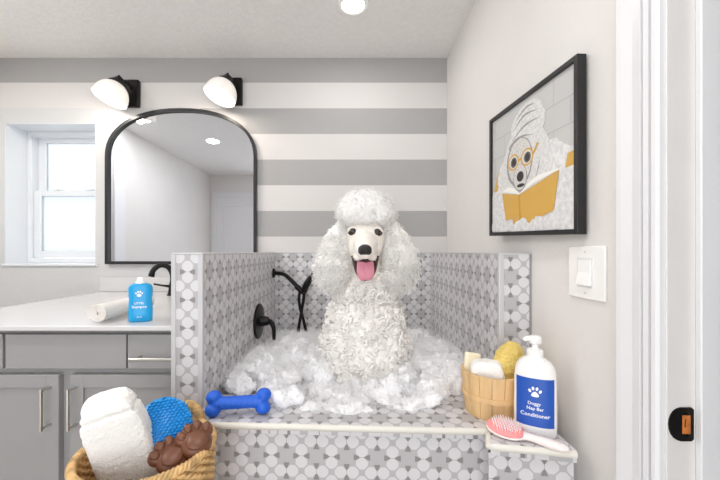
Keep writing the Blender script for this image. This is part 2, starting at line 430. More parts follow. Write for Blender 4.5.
ring(MB(), wx0 + e, wx1 - e, wz0 + 0.008, wz1 - e, 0.03, yw - 0.01, yw + 0.08).build('window_frame', M['sash'], win, bevel=0.003)
zm = EYE + (252 - 194) * U * 1.075
fx0, fx1 = wx0 + 0.034, wx1 - 0.034
up = ring(MB(), fx0, fx1, zm - 0.012, wz1 - 0.034, 0.05, yw + 0.035, yw + 0.06, 0.03, 0.03).build('upper_sash', M['sash'], win, bevel=0.003)
MB().box(fx0 + 0.05, fx1 - 0.05, yw + 0.045, yw + 0.05, zm + 0.018, wz1 - 0.064).build('pane', M['pane'], up, smooth=0)
lo = ring(MB(), fx0, fx1, wz0 + 0.04, zm + 0.022, 0.045, yw + 0.005, yw + 0.033, 0.045, 0.036).build('lower_sash', M['sash'], win, bevel=0.003)
MB().box(fx0 + 0.045, fx1 - 0.045, yw + 0.016, yw + 0.021, wz0 + 0.085, zm - 0.014).build('pane', M['pane'], lo, smooth=0)
for q in (0.33, 0.75):
    xx = fx0 + (fx1 - fx0) * q
    MB().box(xx - 0.022, xx + 0.022, yw + 0.002, yw + 0.03, zm + 0.022, zm + 0.032).build('sash_lock', M['sash'], lo, bevel=0.004)

# door opening in the right wall: moulded casing, jamb and stop
d1 = thing('door_1', 'white doorway casing and jamb at the right edge', 'doorway', (XR, yj, 0)); d1['kind'] = 'structure'
w = yc - yj
prof = [(0, 0.0), (0, 0.010), (0.05, 0.014), (0.13, 0.015), (0.132, 0.006), (0.19, 0.006), (0.192, 0.015), (0.30, 0.016), (0.302, 0.007), (0.35, 0.007), (0.352, 0.018), (0.55, 0.016), (0.80, 0.020), (0.90, 0.021), (0.902, 0.012), (0.97, 0.016), (1.0, 0.012), (1.0, 0)]
pts = [(yj + a * w, XR - t) for a, t in prof]
MB().prism(pts, lambda p: Vector((p[1], p[0], 0.0)), lambda p: Vector((p[1], p[0], 2.08))).build('casing', M['trim'], d1, smooth=0)
pts2 = [(ye - a * w, XR - t) for a, t in prof]
MB().prism(pts2, lambda p: Vector((p[1], p[0], 0.0)), lambda p: Vector((p[1], p[0], 2.08))).build('casing', M['trim'], d1, smooth=0)
MB().box(XR - 0.001, XR + 0.135, yj - 0.0, yj - 0.004, 0, 2.06).box(XR - 0.001, XR + 0.135, ye, ye + 0.004, 0, 2.06).box(XR - 0.001, XR + 0.135, ye + 0.004, yj - 0.004, 2.05, 2.06).build('jamb', M['jamb'], d1, bevel=0.0015)
xs = 0.633
MB().box(xs, xs + 0.035, yj - 0.016, yj - 0.004, 0, 2.05).build('door_stop', M['trim'], d1, bevel=0.002)
# strike plate
zc = EYE - (420.5 - 252) * U * 0.312; xa, xb = XR + 0.001, (690.5 - 350) * yj / 340; hz = 16.5 * U * 0.312
sp = thing('strike_plate', 'black door strike plate with raw wood showing, on the white jamb', 'strike plate', ((xa + xb) / 2, yj - 0.004, zc))
y0 = yj - 0.0045
out = [(xa + 0.022, zc + hz), (xb - 0.004, zc + hz), (xb, zc + hz - 0.004), (xb, zc - hz + 0.004), (xb - 0.004, zc - hz), (xa + 0.022, zc - hz)] + [(xa + 0.022 + 0.022 * math.cos(a), zc + hz * 0.98 * math.sin(a)) for a in [R(270 - 18 * i) for i in range(1, 10)]]
hx0, hx1, h2 = xa + 0.024, xb - 0.007, 0.017
MB().prism(out, lambda p: Vector((p[0], y0, p[1])), lambda p: Vector((p[0], y0 - 0.002, p[1]))).build('plate', M['black'], sp, smooth=0)
MB().box(hx0, hx1, y0 - 0.0021, y0 - 0.0026, zc - h2, zc + h2).build('mortise', M['rust'], sp, smooth=0)
MB().box(hx0 + 0.004, hx1 - 0.009, y0 - 0.0027, y0 - 0.0030, zc - h2 * 0.3, zc + h2 * 0.6).build('mortise_hole', M['dark'], sp, smooth=0)
for q in (-1, 1):
    MB().lathe([(0.0001, 0.002), (0.003, 0.0015), (0.0034, 0)], Matrix.Translation(((hx0 + hx1) / 2 + 0.002, y0 - 0.002, zc + q * 0.0235 * 0.85)) @ Matrix.Rotation(R(90), 4, 'X'), 12).build('screw', M['black'], sp)
# door seen in the mirror, and the casing on the left wall
d2 = thing('door_2', 'white panelled door on the far wall, reflected in the mirror', 'door', (-1.66, YR, 0)); d2['kind'] = 'structure'
ring(MB(), -2.09, -1.25, 0.0, 2.05, 0.07, YR, YR + 0.02).build('casing', M['trim'], d2, bevel=0.004)
MB().box(-2.02, -1.32, YR, YR + 0.008, 0.0, 1.98).build('door_leaf', M['trim'], d2, smooth=0)
ring(MB(), -1.92, -1.42, 1.05, 1.86, 0.025, YR + 0.008, YR + 0.016).build('panel_moulding', M['trim'], d2, bevel=0.003)
ring(MB(), -1.92, -1.42, 0.2, 0.92, 0.025, YR + 0.008, YR + 0.016).build('panel_moulding', M['trim'], d2, bevel=0.003)
struct(MB().box(XL, XL + 0.02, 0.43 * D, 0.50 * D, 0, 2.12).build('trim_1', M['trim'], bevel=0.004))

# ------------------------------------------------------------------ recessed lights
def can(x, y, label, k=1.0):
    t = thing('recessed_light', label, 'ceiling light', (x, y, CEIL), 'recessed ceiling lights')
    MB().lathe([(0.052, -0.002), (0.056, -0.006), (0.068, -0.005), (0.072, 0.0)], Matrix.Translation((x, y, CEIL)), 40).build('trim_ring', M['switch'], t)
    MB().lathe([(0.0001, -0.0045), (0.053, -0.004), (0.053, -0.001)], Matrix.Translation((x, y, CEIL)), 40).build('diffuser', M['can'], t)
    ld = bpy.data.lights.new('can_lamp', 'AREA'); ld.shape = 'DISK'; ld.size = 0.12; ld.energy = CAN_W * k; ld.color = CAN_COL
    lo = bpy.data.objects.new('can_lamp', ld); C.objects.link(lo); lo.location = (x, y, CEIL - 0.012); put(lo, t); lo.location = Vector((x, y, CEIL - 0.012))
can(0.015, 1.60, 'round recessed ceiling light above the dog bath, at the top edge', 0.36)
can(-238 * U, 0.252 * D, 'recessed ceiling light whose reflection shows whole inside the mirror', 1.3)
can(-300 * U, 0.54 * D, 'recessed ceiling light whose reflection touches the top left of the mirror frame', 1.25)
can(0.0, 0.30, 'added recessed ceiling light, out of view, giving extra light from the doorway side')  # unseen can added for extra light on the dog from the front

# ------------------------------------------------------------------ the dog bath
bath = thing('dog_bath', 'raised built-in dog bath clad in grey geometric mosaic tile', 'dog bath', (0, 1.5, 0))
TOP = EYE - 0.002
xli, xlo = -74 * U, -89 * U; yl = 0.5 * D
xri = 80 * U; yr = 0.535 * D
# left wall (front wing face, inner face)
o = MB().box(xlo, xli, yl, D - 0.001, 0, TOP - 0.006).build('left_wall', M['tile'], bath, smooth=0); box_uv(o, W(187.5, 0, 0.5).x - PER / 2, W(0, 300, 0.5).z - PER / 2)
MB().box(xlo - 0.002, xli + 0.002, yl - 0.002, D - 0.001, TOP - 0.006, TOP).build('top_cap', M['trimtile'], bath, bevel=0.002)
MB().box(xlo - 0.002, xlo + 0.012, yl - 0.003, yl + 0.006, 0, TOP - 0.006).build('edge_trim', M['trimtile'], bath, bevel=0.002)
MB().box(xli - 0.012, xli + 0.003, yl - 0.003, yl + 0.012, DECK, TOP - 0.006).build('edge_trim', M['trimtile'], bath, bevel=0.002)
# right wall
o = MB().box(xri, XR - 0.001, yr, D - 0.001, 0, TOP - 0.006).build('right_wall', M['tile'], bath, smooth=0); box_uv(o, W(510.5, 0, 0.535).x, W(0, 264, 0.535).z)
MB().box(xri - 0.002, XR - 0.001, yr - 0.002, D - 0.001, TOP - 0.006, TOP).build('top_cap', M['trimtile'], bath, bevel=0.002)
MB().box(xri - 0.003, xri + 0.014, yr - 0.003, yr + 0.012, DECK, TOP - 0.006).build('edge_trim', M['trimtile'], bath, bevel=0.002)
MB().box(XR - 0.006, XR - 0.001, yr - 0.003, yr + 0.004, DECK, TOP - 0.006).build('edge_trim', M['cab'], bath, bevel=0.001)
# back
o = MB().box(xli, xri, D - 0.02, D - 0.001, 0, TOP - 0.006).build('back_wall', M['tile'], bath, smooth=0); box_uv(o, 0.0, W(0, 264, 1).z)
MB().box(xli, xri, D - 0.022, D - 0.001, TOP - 0.006, TOP).build('top_cap', M['trimtile'], bath, bevel=0.002)
# bench: outline of the front edge
def edge(px, py):
    d = 79 / (py - 252); p = W(px, py, d); return (p.x, p.y)
e1 = edge(203, 421.5); e2 = edge(490, 428.3); e3 = edge(490.6, 443); e4 = edge(577, 450.5)
e4 = (min(e4[0], XR - 0.004), e4[1])
front = [e1, e2, e3, e4]
inn = yl + 0.05
# deck slab with the basin cut out (four pieces in one ledge)
LZ = 0.012
outl = [e1, e2, e3, e4, (e4[0], yr + 0.0), (xri, yr), (xri, inn + 0.06), (xli, inn + 0.06), (xli, yl), (e1[0], yl)]
o = MB().prism(outl, lambda p: Vector((p[0], p[1], DECK - 0.03)), lambda p: Vector((p[0], p[1], DECK))).build('ledge', M['tile'], bath, smooth=0)
uvl = o.data.uv_layers.new(name='UVMap')
for l in o.data.loops: uvl.data[l.index].uv = (o.data.vertices[l.vertex_index].co.x, o.data.vertices[l.vertex_index].co.y)
# front panel faces following the edge, with running length as texture coordinate
b = MB(); uvs = []; run = 0; base = W(257, 439, 0.47)
run = e1[0] - base.x
for i in range(3):
    a, c = front[i], front[i + 1]; ln = math.dist(a, c); n = Vector((c[1] - a[1], -(c[0] - a[0]), 0)).normalized() * 0.0
    s = 0.012
    v = [(a[0], a[1] + s, 0), (c[0], c[1] + s, 0), (c[0], c[1] + s, DECK - 0.03), (a[0], a[1] + s, DECK - 0.03)]
    b.add(v, [(0, 1, 2, 3)]); uvs += [(run, -base.z), (run + ln, -base.z), (run + ln, DECK - 0.03 - base.z), (run, DECK - 0.03 - base.z)]; run += ln
# thickness behind the panel
n0 = len(b.v)
b.add([(e1[0], e1[1] + 0.012, 0), (e1[0], yl, 0), (e1[0], yl, DECK - 0.03), (e1[0], e1[1] + 0.012, DECK - 0.03)], [(0, 1, 2, 3)]); uvs += [(0, 0), (0.05, 0), (0.05, 0.6), (0, 0.6)]
b.add([(e4[0], e4[1] + 0.012, 0), (e4[0], yr, 0), (e4[0], yr, DECK - 0.03), (e4[0], e4[1] + 0.012, DECK - 0.03)], [(0, 1, 2, 3)]); uvs += [(0, 0), (0.3, 0), (0.3, 0.6), (0, 0.6)]
me = bpy.data.meshes.new('front_panel'); me.from_pydata(b.v, [], b.f); uvl = me.uv_layers.new(name='UVMap')
for l in me.loops: uvl.data[l.index].uv = uvs[l.vertex_index]
me.materials.append(M['tile']); link('front_panel', me, bath)
pts = [Vector((p[0], p[1] + 0.004, DECK - 0.010)) for p in front]
MB().tube([pts[0], pts[1] - Vector((0.01, 0, 0)), pts[1], pts[2], pts[2] + Vector((0.01, -0.001, 0)), pts[3]], 0.0105, 10).build('front_edge_trim', M['creamtrim'], bath, smooth=60)
MB().box(xli, xri, inn + 0.06, inn + 0.075, BASIN - 0.02, DECK - 0.031).box(xli, xri, inn + 0.075, D - 0.02, BASIN - 0.03, BASIN).build('basin', M['quartz'], bath, smooth=0)

# ------------------------------------------------------------------ vanity, countertop
vd = 0.545; yf = vd * D; ycar = yf + 0.021
van = thing('vanity_cabinet', 'grey shaker vanity cabinet with bar pulls beside the dog bath', 'cabinet', (-168 * U, 1.5, 0))
vx0, vx1 = -246 * U, xlo - 0.003
cz1 = COUNT - 0.017
MB().box(vx0, vx1, ycar, D - 0.002, 0.08, cz1 - 0.0005).box(vx0, vx1, ycar + 0.05, D - 0.002, 0, 0.08).build('carcass', M['cab'], van, bevel=0.001)
def X(px): return (px - 350) * U * vd
def Z(py): return EYE - (py - 252) * U * vd
for x0, x1, nm in ((vx0 + 0.01, X(2.2), 'drawer'), (X(5.2), X(126), 'drawer_front'), (X(127.6), vx1 - 0.004, 'drawer')):
    dr = MB().box(x0, x1, yf, ycar + 0.001, Z(369), Z(334.5)).build(nm, M['cab'], van, bevel=0.002)
    if nm == 'drawer':
        xa_, xb_ = (X(135), X(135) + 0.155) if x0 > -1 else (x0 + 0.15, x0 + 0.3)
        zz = Z(356.5)
        MB().tube([(xa_, yf - 0.032, zz), (xb_, yf - 0.032, zz)], 0.0045, 10).tube([(xa_ + 0.02, yf, zz), (xa_ + 0.02, yf - 0.032, zz)], 0.004, 8).tube([(xb_ - 0.02, yf, zz), (xb_ - 0.02, yf - 0.032, zz)], 0.004, 8).build('handle', M['nickel'], dr)
def shaker(x0, x1, z0, z1, hx):
    b = MB(); st = 0.042
    b.box(x0, x0 + st, yf, ycar + 0.001, z0, z1); b.box(x1 - st, x1, yf, ycar + 0.001, z0, z1)
    b.box(x0 + st, x1 - st, yf, ycar + 0.001, z0, z0 + st); b.box(x0 + st, x1 - st, yf, ycar + 0.001, z1 - st, z1)
    d = b.build('door', M['cab'], van, bevel=0.0015)
    MB().box(x0 + st - 0.001, x1 - st + 0.001, yf + 0.009, ycar, z0 + st - 0.001, z1 - st + 0.001).build('door_panel', M['cab'], d, smooth=0)
    za, zb = Z(387), Z(424); ex = 0.004
    MB().tube([(hx, yf - 0.034, za + 0.006), (hx, yf - 0.034, zb - 0.006)], 0.0048, 10).tube([(hx, yf, za), (hx, yf - 0.034, za)], 0.0042, 8).tube([(hx, yf, zb), (hx, yf - 0.034, zb)], 0.0042, 8).build('handle', M['nickel'], d)
shaker(vx0 + 0.02, X(58.5), 0.13, Z(375), X(50.5))
shaker(X(70), vx1 - 0.004, 0.13, Z(375), X(76.5))
ct = thing('vanity_countertop', 'white quartz countertop with a low backsplash on the grey vanity', 'countertop', (-168 * U, 1.5, COUNT))
MB().box(-248 * U, xlo - 0.003, 39.5 / 74 * D, D - 0.002, cz1, COUNT).build('slab', M['quartz'], ct, bevel=0.004, bseg=3)
MB().box(-248 * U, xlo - 0.003, D - 0.022, D - 0.002, COUNT + 0.0005, COUNT + 0.086).build('backsplash', M['quartz'], ct, bevel=0.003)

# ------------------------------------------------------------------ faucet
fy = 0.915 * D; fx = (172.5 - 350) * U * 0.915
fa = thing('bathroom_faucet', 'matte black gooseneck faucet on the white countertop', 'faucet', (fx, fy, COUNT))
fh = 0.155
MB().lathe([(0.028, 0), (0.028, 0.006), (0.023, 0.010), (0.020, 0.03), (0.017, 0.06), (0.0135, 0.075)], Matrix.Translation((fx, fy, COUNT)), 24).build('base', M['black'], fa)
pt = bez([(fx, fy, COUNT + 0.06), (fx, fy - 0.002, COUNT + 0.115), (fx - 0.018, fy - 0.012, COUNT + 0.155), (fx - 0.05, fy - 0.03, COUNT + 0.165), (fx - 0.078, fy - 0.045, COUNT + 0.14), (fx - 0.088, fy - 0.05, COUNT + 0.105)], 8)
MB().tube(pt, [0.0135] * (len(pt) - 6) + [0.0137, 0.014, 0.015, 0.0155, 0.0155, 0.0155], 14).build('spout', M['black'], fa)
MB().tube([(fx - 0.012, fy - 0.012, COUNT + 0.05), (fx - 0.04, fy - 0.03, COUNT + 0.056), (fx - 0.075, fy - 0.05, COUNT + 0.066)], [0.008, 0.0055, 0.005], 10).build('lever', M['black'], fa)

# ------------------------------------------------------------------ mirror
mx0, mx1 = (108 - 350) * U, (257.5 - 350) * U; mz0 = EYE - 12 * U; mz1 = EYE + (252 - 110) * U
mc = (mx0 + mx1) / 2; mh = (mx1 - mx0) / 2; zs = EYE + (252 - 158) * U
def arch(inset, n=28):
    a = mh - inset; hgt = mz1 - zs - inset; out = [(mc + a, mz0 + inset)]
    for i in range(n + 1):
        q = PI * i / n; c, s_ = math.cos(q), math.sin(q); ex = 2 / 2.25
        out.append((mc + a * math.copysign(abs(c) ** ex, c), zs + hgt * abs(s_) ** ex))
    out.append((mc - a, mz0 + inset)); return out
mi = thing('arched_mirror', 'large arched wall mirror in a thin black frame above the countertop', 'mirror', (mc, D, mz0))
A_, B_ = arch(0), arch(0.017); n = len(A_); b = MB()
yy = (D - 0.001, D - 0.028)
v = [(p[0], yy[0], p[1]) for p in A_] + [(p[0], yy[1], p[1]) for p in A_] + [(p[0], yy[1], p[1]) for p in B_] + [(p[0], yy[0], p[1]) for p in B_]
f = []
for i in range(n):
    j = (i + 1) % n
    for k in range(4): f.append((k * n + i, k * n + j, ((k + 1) % 4) * n + j, ((k + 1) % 4) * n + i))
b.add(v, f).build('frame', M['blackframe'], mi, smooth=30)
P_ = arch(0.014)
MB().prism(P_, lambda p: Vector((p[0], D - 0.003, p[1])), lambda p: Vector((p[0], D - 0.012, p[1]))).build('mirror_glass', M['mirror'], mi, smooth=0)

# ------------------------------------------------------------------ sconces
def sconce(px, py, label):
    c = W(px, py, 1); t = thing('wall_sconce', label, 'wall light', (c.x, D, c.z), 'pair of wall sconces')
    MB().box(c.x - 0.055, c.x + 0.055, D - 0.03, D - 0.001, c.z - 0.08, c.z + 0.08).build('backplate', M['black'], t, bevel=0.006)
    apex = Vector((c.x + 0.0, D - 0.125, c.z + 0.008)); ax = Vector((-0.27, -0.24, -0.93)).normalized()
    rot = ax.to_track_quat('Z', 'Y').to_matrix().to_4x4(); mxm = Matrix.Translation(apex) @ rot
    Hh, Rr = 0.105, 0.088
    pr = [(Rr * math.sin(q) ** 0.9, Hh * (1 - math.cos(q))) for q in [R(8 + 82 * i / 14) for i in range(15)]]
    pr = pr + [(r - 0.004, z) for r, z in pr[::-1]]
    MB().lathe(pr, mxm, 40).build('glass_shade', M['shade'], t, smooth=60)
    MB().lathe([(0.0001, -0.03), (0.022, -0.03), (0.026, -0.022), (0.040, -0.002), (0.046, 0.006), (0.040, 0.002), (0.0001, -0.002)], mxm, 24).build('shade_cap', M['black'], t)
    k = mxm @ Vector((0, 0, -0.03))
    MB().tube([(c.x + 0.015, D - 0.03, c.z + 0.02), (c.x + 0.012, D - 0.06, c.z + 0.045), k + Vector((0.0, 0.02, 0.004)), k + Vector((0, -0.012, 0.012))], 0.007, 10).build('arm', M['black'], t)
    bc = mxm @ Vector((0, 0, 0.06))
    MB().ell(bc, (0.03, 0.03, 0.03)).build('bulb', M['bulb'], t)
    ld = bpy.data.lights.new('sconce_lamp', 'POINT'); ld.energy = SCONCE_W; ld.color = (1, 0.9, 0.78); ld.shadow_soft_size = 0.03
    lo = bpy.data.objects.new('sconce_lamp', ld); C.objects.link(lo); put(lo, t); lo.location = mxm @ Vector((0, 0, 0.108))
sconce(132, 95, 'black wall sconce with white glass shade, between the window and the mirror top')
sconce(234, 93, 'black wall sconce with white glass shade, over the right shoulder of the mirror')

# ------------------------------------------------------------------ shower fittings
def Zd(py, d): return EYE - (py - 252) * U * d
vc = Vector((xli, 74 / 92 * D, Zd(321, 74 / 92)))
sv = thing('shower_valve', 'round black shower valve with a lever on the tiled side wall', 'shower valve', vc)
rotx = Matrix.Translation(vc) @ Matrix.Rotation(R(90), 4, 'Y')
MB().lathe([(0.084, 0.001), (0.084, 0.006), (0.079, 0.011), (0.04, 0.015), (0.0001, 0.016)], rotx, 44).build('escutcheon', M['black'], sv)
MB().lathe([(0.026, 0.012), (0.024, 0.035), (0.019, 0.052), (0.0001, 0.054)], rotx, 24).build('hub', M['black'], sv)
lp = bez([vc + Vector((0.035, 0, 0.0)), vc + Vector((0.062, -0.01, -0.002)), vc + Vector((0.08, -0.022, -0.03)), vc + Vector((0.084, -0.028, -0.085))], 8)
MB().tube(lp, [0.014 - 0.006 * i / (len(lp) - 1) for i in range(len(lp))], 12).build('lever', M['black'], sv)
fc = Vector((xli, 74 / 77 * D, Zd(273, 74 / 77)))
hs = thing('hand_shower', 'black hand shower on a wall arm with crossing hose, behind the dog', 'shower head', fc)
MB().lathe([(0.028, 0.001), (0.027, 0.008), (0.014, 0.016), (0.0001, 0.016)], Matrix.Translation(fc) @ Matrix.Rotation(R(90), 4, 'Y'), 28).build('wall_flange', M['black'], hs)
dh = 0.93
ap = bez([fc, W(283, 274, 0.945), W(290, 279, dh), W(300, 289.5, dh)], 8)
MB().tube(ap, 0.0115, 12).build('shower_arm', M['black'], hs)
MB().tube([W(296, 286, dh), W(303, 292, dh)], [0.015, 0.017], 12).tube([W(301, 290, dh), W(304, 292.5, dh), W(306, 287, dh)], [0.016, 0.018, 0.016], 12).build('holder', M['black'], hs)
hd = bez([W(302.5, 294, dh), W(305, 288, dh), W(309, 280, dh), W(313, 273.5, dh)], 6)
k_ = len(hd)
MB().tube(hd, [0.010 + 0.022 * math.sin(PI * min(1, (i / (k_ - 1)) * 0.9 + 0.05)) ** 1.5 for i in range(k_)], 14, flat=0.6).build('spray_head', M['black'], hs)
MB().tube(bez([W(300, 291, dh), W(299, 299, dh), W(300.5, 310, dh), W(304, 322, dh), W(308, 342, dh), W(307, 350, dh - 0.02)], 8), 0.0085, 10).build('hose', M['black'], hs)
MB().tube(bez([W(304, 293, dh - 0.012), W(303.5, 300, dh - 0.012), W(301, 314, dh - 0.012), W(298.5, 330, dh - 0.012), W(297.5, 346, dh - 0.012)], 8), 0.0085, 10).build('hose', M['black'], hs)

# ------------------------------------------------------------------ framed print on the right wall
fl_t = Vector((0.530, 0.635 * D, EYE + 83.5 * U)); fl_b = Vector((0.530, 0.635 * D, EYE + 10.2 * U))
fr_t = Vector((0.552, 0.405 * D, EYE + 80.5 * U)); fr_b = Vector((0.552, 0.405 * D, EYE + 7.2 * U))
fs = (fr_b - fl_b); ft = (fl_t - fl_b); FW, FH = fs.length, ft.length; es, et = fs.normalized(), ft.normalized(); en = es.cross(et).normalized()
if en.x > 0: en = -en
def F(s, t, n=0.0): return fl_b + es * s + et * t + en * n
pf = thing('framed_print', 'black framed print of a towelled dog in yellow glasses reading a yellow book', 'picture', F(FW / 2, 0))
bw = 0.013; b = MB()
for s0, s1, t0, t1 in ((0, bw, 0, FH), (FW - bw, FW, 0, FH), (bw, FW - bw, 0, bw), (bw, FW - bw, FH - bw, FH)):
    q = [(s0, t0), (s1, t0), (s1, t1), (s0, t1)]
    b.prism(q, lambda p: F(p[0], p[1], -0.024), lambda p: F(p[0], p[1], 0))
b.build('frame', M['blackframe'], pf, smooth=0, bevel=0.001)
def pm(n, c, **k):
    M[n] = mat(n, c, 0.5, **k); return M[n]
pms = [pm('print_tile', (194, 193, 192)), pm('print_foam', (218, 217, 217), var=0.16, vscale=80), pm('print_towel', (214, 213, 212), var=0.16, vscale=120), pm('print_fold', (150, 148, 147), var=0.12, vscale=120),
       pm('print_fur', (208, 205, 202), var=0.20, vscale=150), pm('print_gold', (208, 164, 76)), pm('print_gold_dark', (193, 146, 48)), pm('print_black', (42, 40, 40)), pm('print_page', (240, 238, 232)), pm('print_seam', (176, 175, 175)), pm('print_lens', (96, 90, 84))]
pw, phh = FW - 2 * bw, FH - 2 * bw
b = MB(); lay = [0]
def Q(s, t): return F(bw + s * pw, bw + t * phh, -0.008 + lay[0] * 0.00004)
def poly(pts, mi):
    lay[0] += 1; b.add([Q(*p) for p in pts], [tuple(range(len(pts)))], mi)
def oval(c, r, mi, rot=0, n=22, rough=0, sd=0):
    random.seed(sd); o = []
    for i in range(n):
        q = 2 * PI * i / n; k = 1 + rough * (random.random() - 0.5); x, y = r[0] * k * math.cos(q), r[1] * k * math.sin(q)
        o.append((min(1, max(0, c[0] + x * math.cos(rot) - y * math.sin(rot))), min(1, max(0, c[1] + x * math.sin(rot) + y * math.cos(rot)))))
    poly(o, mi)
poly([(0, 0), (1, 0), (1, 1), (0, 1)], 0)
for i, t in enumerate((0.97, 0.80, 0.63, 0.47)):
    poly([(0, t - 0.15 - 0.004), (1, t - 0.15 - 0.004), (1, t - 0.15 + 0.004), (0, t - 0.15 + 0.004)], 9)
    for s in ((0.2, 0.6, 0.95) if i % 2 else (0.05, 0.4, 0.8)):
        poly([(s, t - 0.145), (s + 0.006, t - 0.145), (s + 0.006, t + 0.02), (s, t + 0.02)], 9)
for i, (c, r) in enumerate([((0.1, 0.22), (0.14, 0.16)), ((0.9, 0.22), (0.16, 0.2)), ((0.5, 0.1), (0.55, 0.12)), ((0.9, 0.42), (0.16, 0.11)), ((0.78, 0.5), (0.14, 0.10)), ((0.05, 0.1), (0.1, 0.15)), ((0.22, 0.42), (0.13, 0.12)), ((0.7, 0.36), (0.25, 0.14))]):
    oval(c, r, 1, n=30, rough=0.22, sd=i)
poly([(0.03, 0.36), (0.09, 0.36), (0.15, 0.50), (0.20, 0.58), (0.19, 0.61), (0.13, 0.55), (0.07, 0.46)], 5)
oval((0.14, 0.50), (0.028, 0.10), 1, rot=-0.4)
poly([(0.91, 0.385), (0.99, 0.39), (0.99, 0.48), (0.93, 0.47)], 5)
oval((0.42, 0.60), (0.20, 0.20), 2); oval((0.62, 0.50), (0.17, 0.26), 2, rot=0.15, rough=0.06, sd=3); oval((0.27, 0.46), (0.12, 0.22), 2, rot=-0.1)
oval((0.50, 0.83), (0.20, 0.13), 2, rot=0.2); oval((0.58, 0.76), (0.16, 0.10), 2, rot=0.4); oval((0.46, 0.75), (0.20, 0.055), 2, rot=0.25)
for (a, c, d_) in (((0.30, 0.72), (0.48, 0.80), (0.68, 0.80)), ((0.33, 0.80), (0.48, 0.88), (0.66, 0.86)), ((0.36, 0.87), (0.5, 0.93), (0.62, 0.92)), ((0.27, 0.64), (0.42, 0.73), (0.6, 0.70)), ((0.62, 0.64), (0.66, 0.5), (0.62, 0.38))):
    q = bez([Vector((*a, 0)), Vector((*c, 0)), Vector((*d_, 0))], 6)
    up_ = [(p.x, p.y + 0.007 * math.sin(PI * i / (len(q) - 1))) for i, p in enumerate(q)]; dn = [(p.x + 0.004, p.y - 0.010 * math.sin(PI * i / (len(q) - 1))) for i, p in enumerate(q)]
    poly(up_ + dn[::-1], 3)
oval((0.415, 0.54), (0.175, 0.195), 3, rough=0.05, sd=8); oval((0.36, 0.70), (0.09, 0.03), 3, rot=0.3); oval((0.42, 0.545), (0.155, 0.175), 4, rough=0.05, sd=5); oval((0.43, 0.415), (0.092, 0.108), 3, rough=0.05, sd=6); oval((0.43, 0.42), (0.082, 0.10), 4, rough=0.05, sd=6)
for cx in (0.34, 0.52):
    oval((cx, 0.555), (0.078, 0.066), 5); oval((cx, 0.555), (0.062, 0.052), 4); oval((cx + 0.006, 0.552), (0.042, 0.040), 10); oval((cx + 0.006, 0.552), (0.026, 0.028), 7)
poly([(0.40, 0.56), (0.46, 0.575), (0.46, 0.555), (0.40, 0.54)], 5)
poly([(0.59, 0.57), (0.64, 0.63), (0.66, 0.62), (0.60, 0.55)], 5)
oval((0.435, 0.425), (0.045, 0.040), 7); oval((0.44, 0.355), (0.05, 0.014), 7)
poly([(0.17, 0.33), (0.42, 0.285), (0.44, 0.03), (0.23, 0.10)], 5); poly([(0.42, 0.285), (0.86, 0.385), (0.80, 0.14), (0.44, 0.03)], 6)
poly([(0.42, 0.28), (0.86, 0.38), (0.81, 0.13), (0.46, 0.035)], 5)
poly([(0.17, 0.34), (0.26, 0.37), (0.36, 0.345), (0.43, 0.295), (0.42, 0.285), (0.36, 0.30), (0.26, 0.325)], 8); poly([(0.43, 0.295), (0.54, 0.36), (0.66, 0.395), (0.86, 0.395), (0.86, 0.385), (0.60, 0.345), (0.42, 0.285)], 8)
poly([(0.41, 0.285), (0.435, 0.285), (0.445, 0.03), (0.43, 0.035)], 6)
for i in range(16):
    oval((0.04 + i * 0.062, 0.04 + 0.025 * math.sin(i * 2.1)), (0.055, 0.045), 1, n=14, rough=0.4, sd=40 + i)
random.seed(11)
b.build('print', pms, pf, smooth=0)

# ------------------------------------------------------------------ light switch
ds0, ds1 = 97 / 220, 97 / 259; y0s, y1s = ds1 * D + 0.004, ds0 * D - 0.004; ms = (ds0 + ds1) / 2
z1s, z0s = EYE + 6 * U * ms, EYE - 47 * U * ms; ym, zm_ = (y0s + y1s) / 2, (z0s + z1s) / 2
sw = thing('light_switch', 'white rocker light switch on the wall below the framed print', 'light switch', (XR, ym, zm_))
MB().box(XR - 0.007, XR - 0.0003, y0s, y1s, z0s, z1s).build('switch_plate', M['switch'], sw, bevel=0.003, bseg=3)
ring_ = MB().box(XR - 0.0085, XR - 0.006, ym - 0.028, ym + 0.028, zm_ - 0.036, zm_ + 0.036).build('rocker_bezel', M['trim'], sw, bevel=0.001)
MB().prism([(XR - 0.008, zm_ + 0.031), (XR - 0.0105, zm_ + 0.031), (XR - 0.0105, zm_), (XR - 0.017, zm_ - 0.031), (XR - 0.008, zm_ - 0.031)], lambda p: Vector((p[0], ym - 0.023, p[1])), lambda p: Vector((p[0], ym + 0.023, p[1]))).build('rocker', M['switch'], sw, smooth=0, bevel=0.001)
for q in (-1, 1):
    MB().lathe([(0.0034, 0), (0.003, 0.0014), (0.0001, 0.0016)], Matrix.Translation((XR - 0.007, ym, zm_ + q * 0.050)) @ Matrix.Rotation(R(-90), 4, 'Y'), 12).build('screw', M['jamb'], sw)

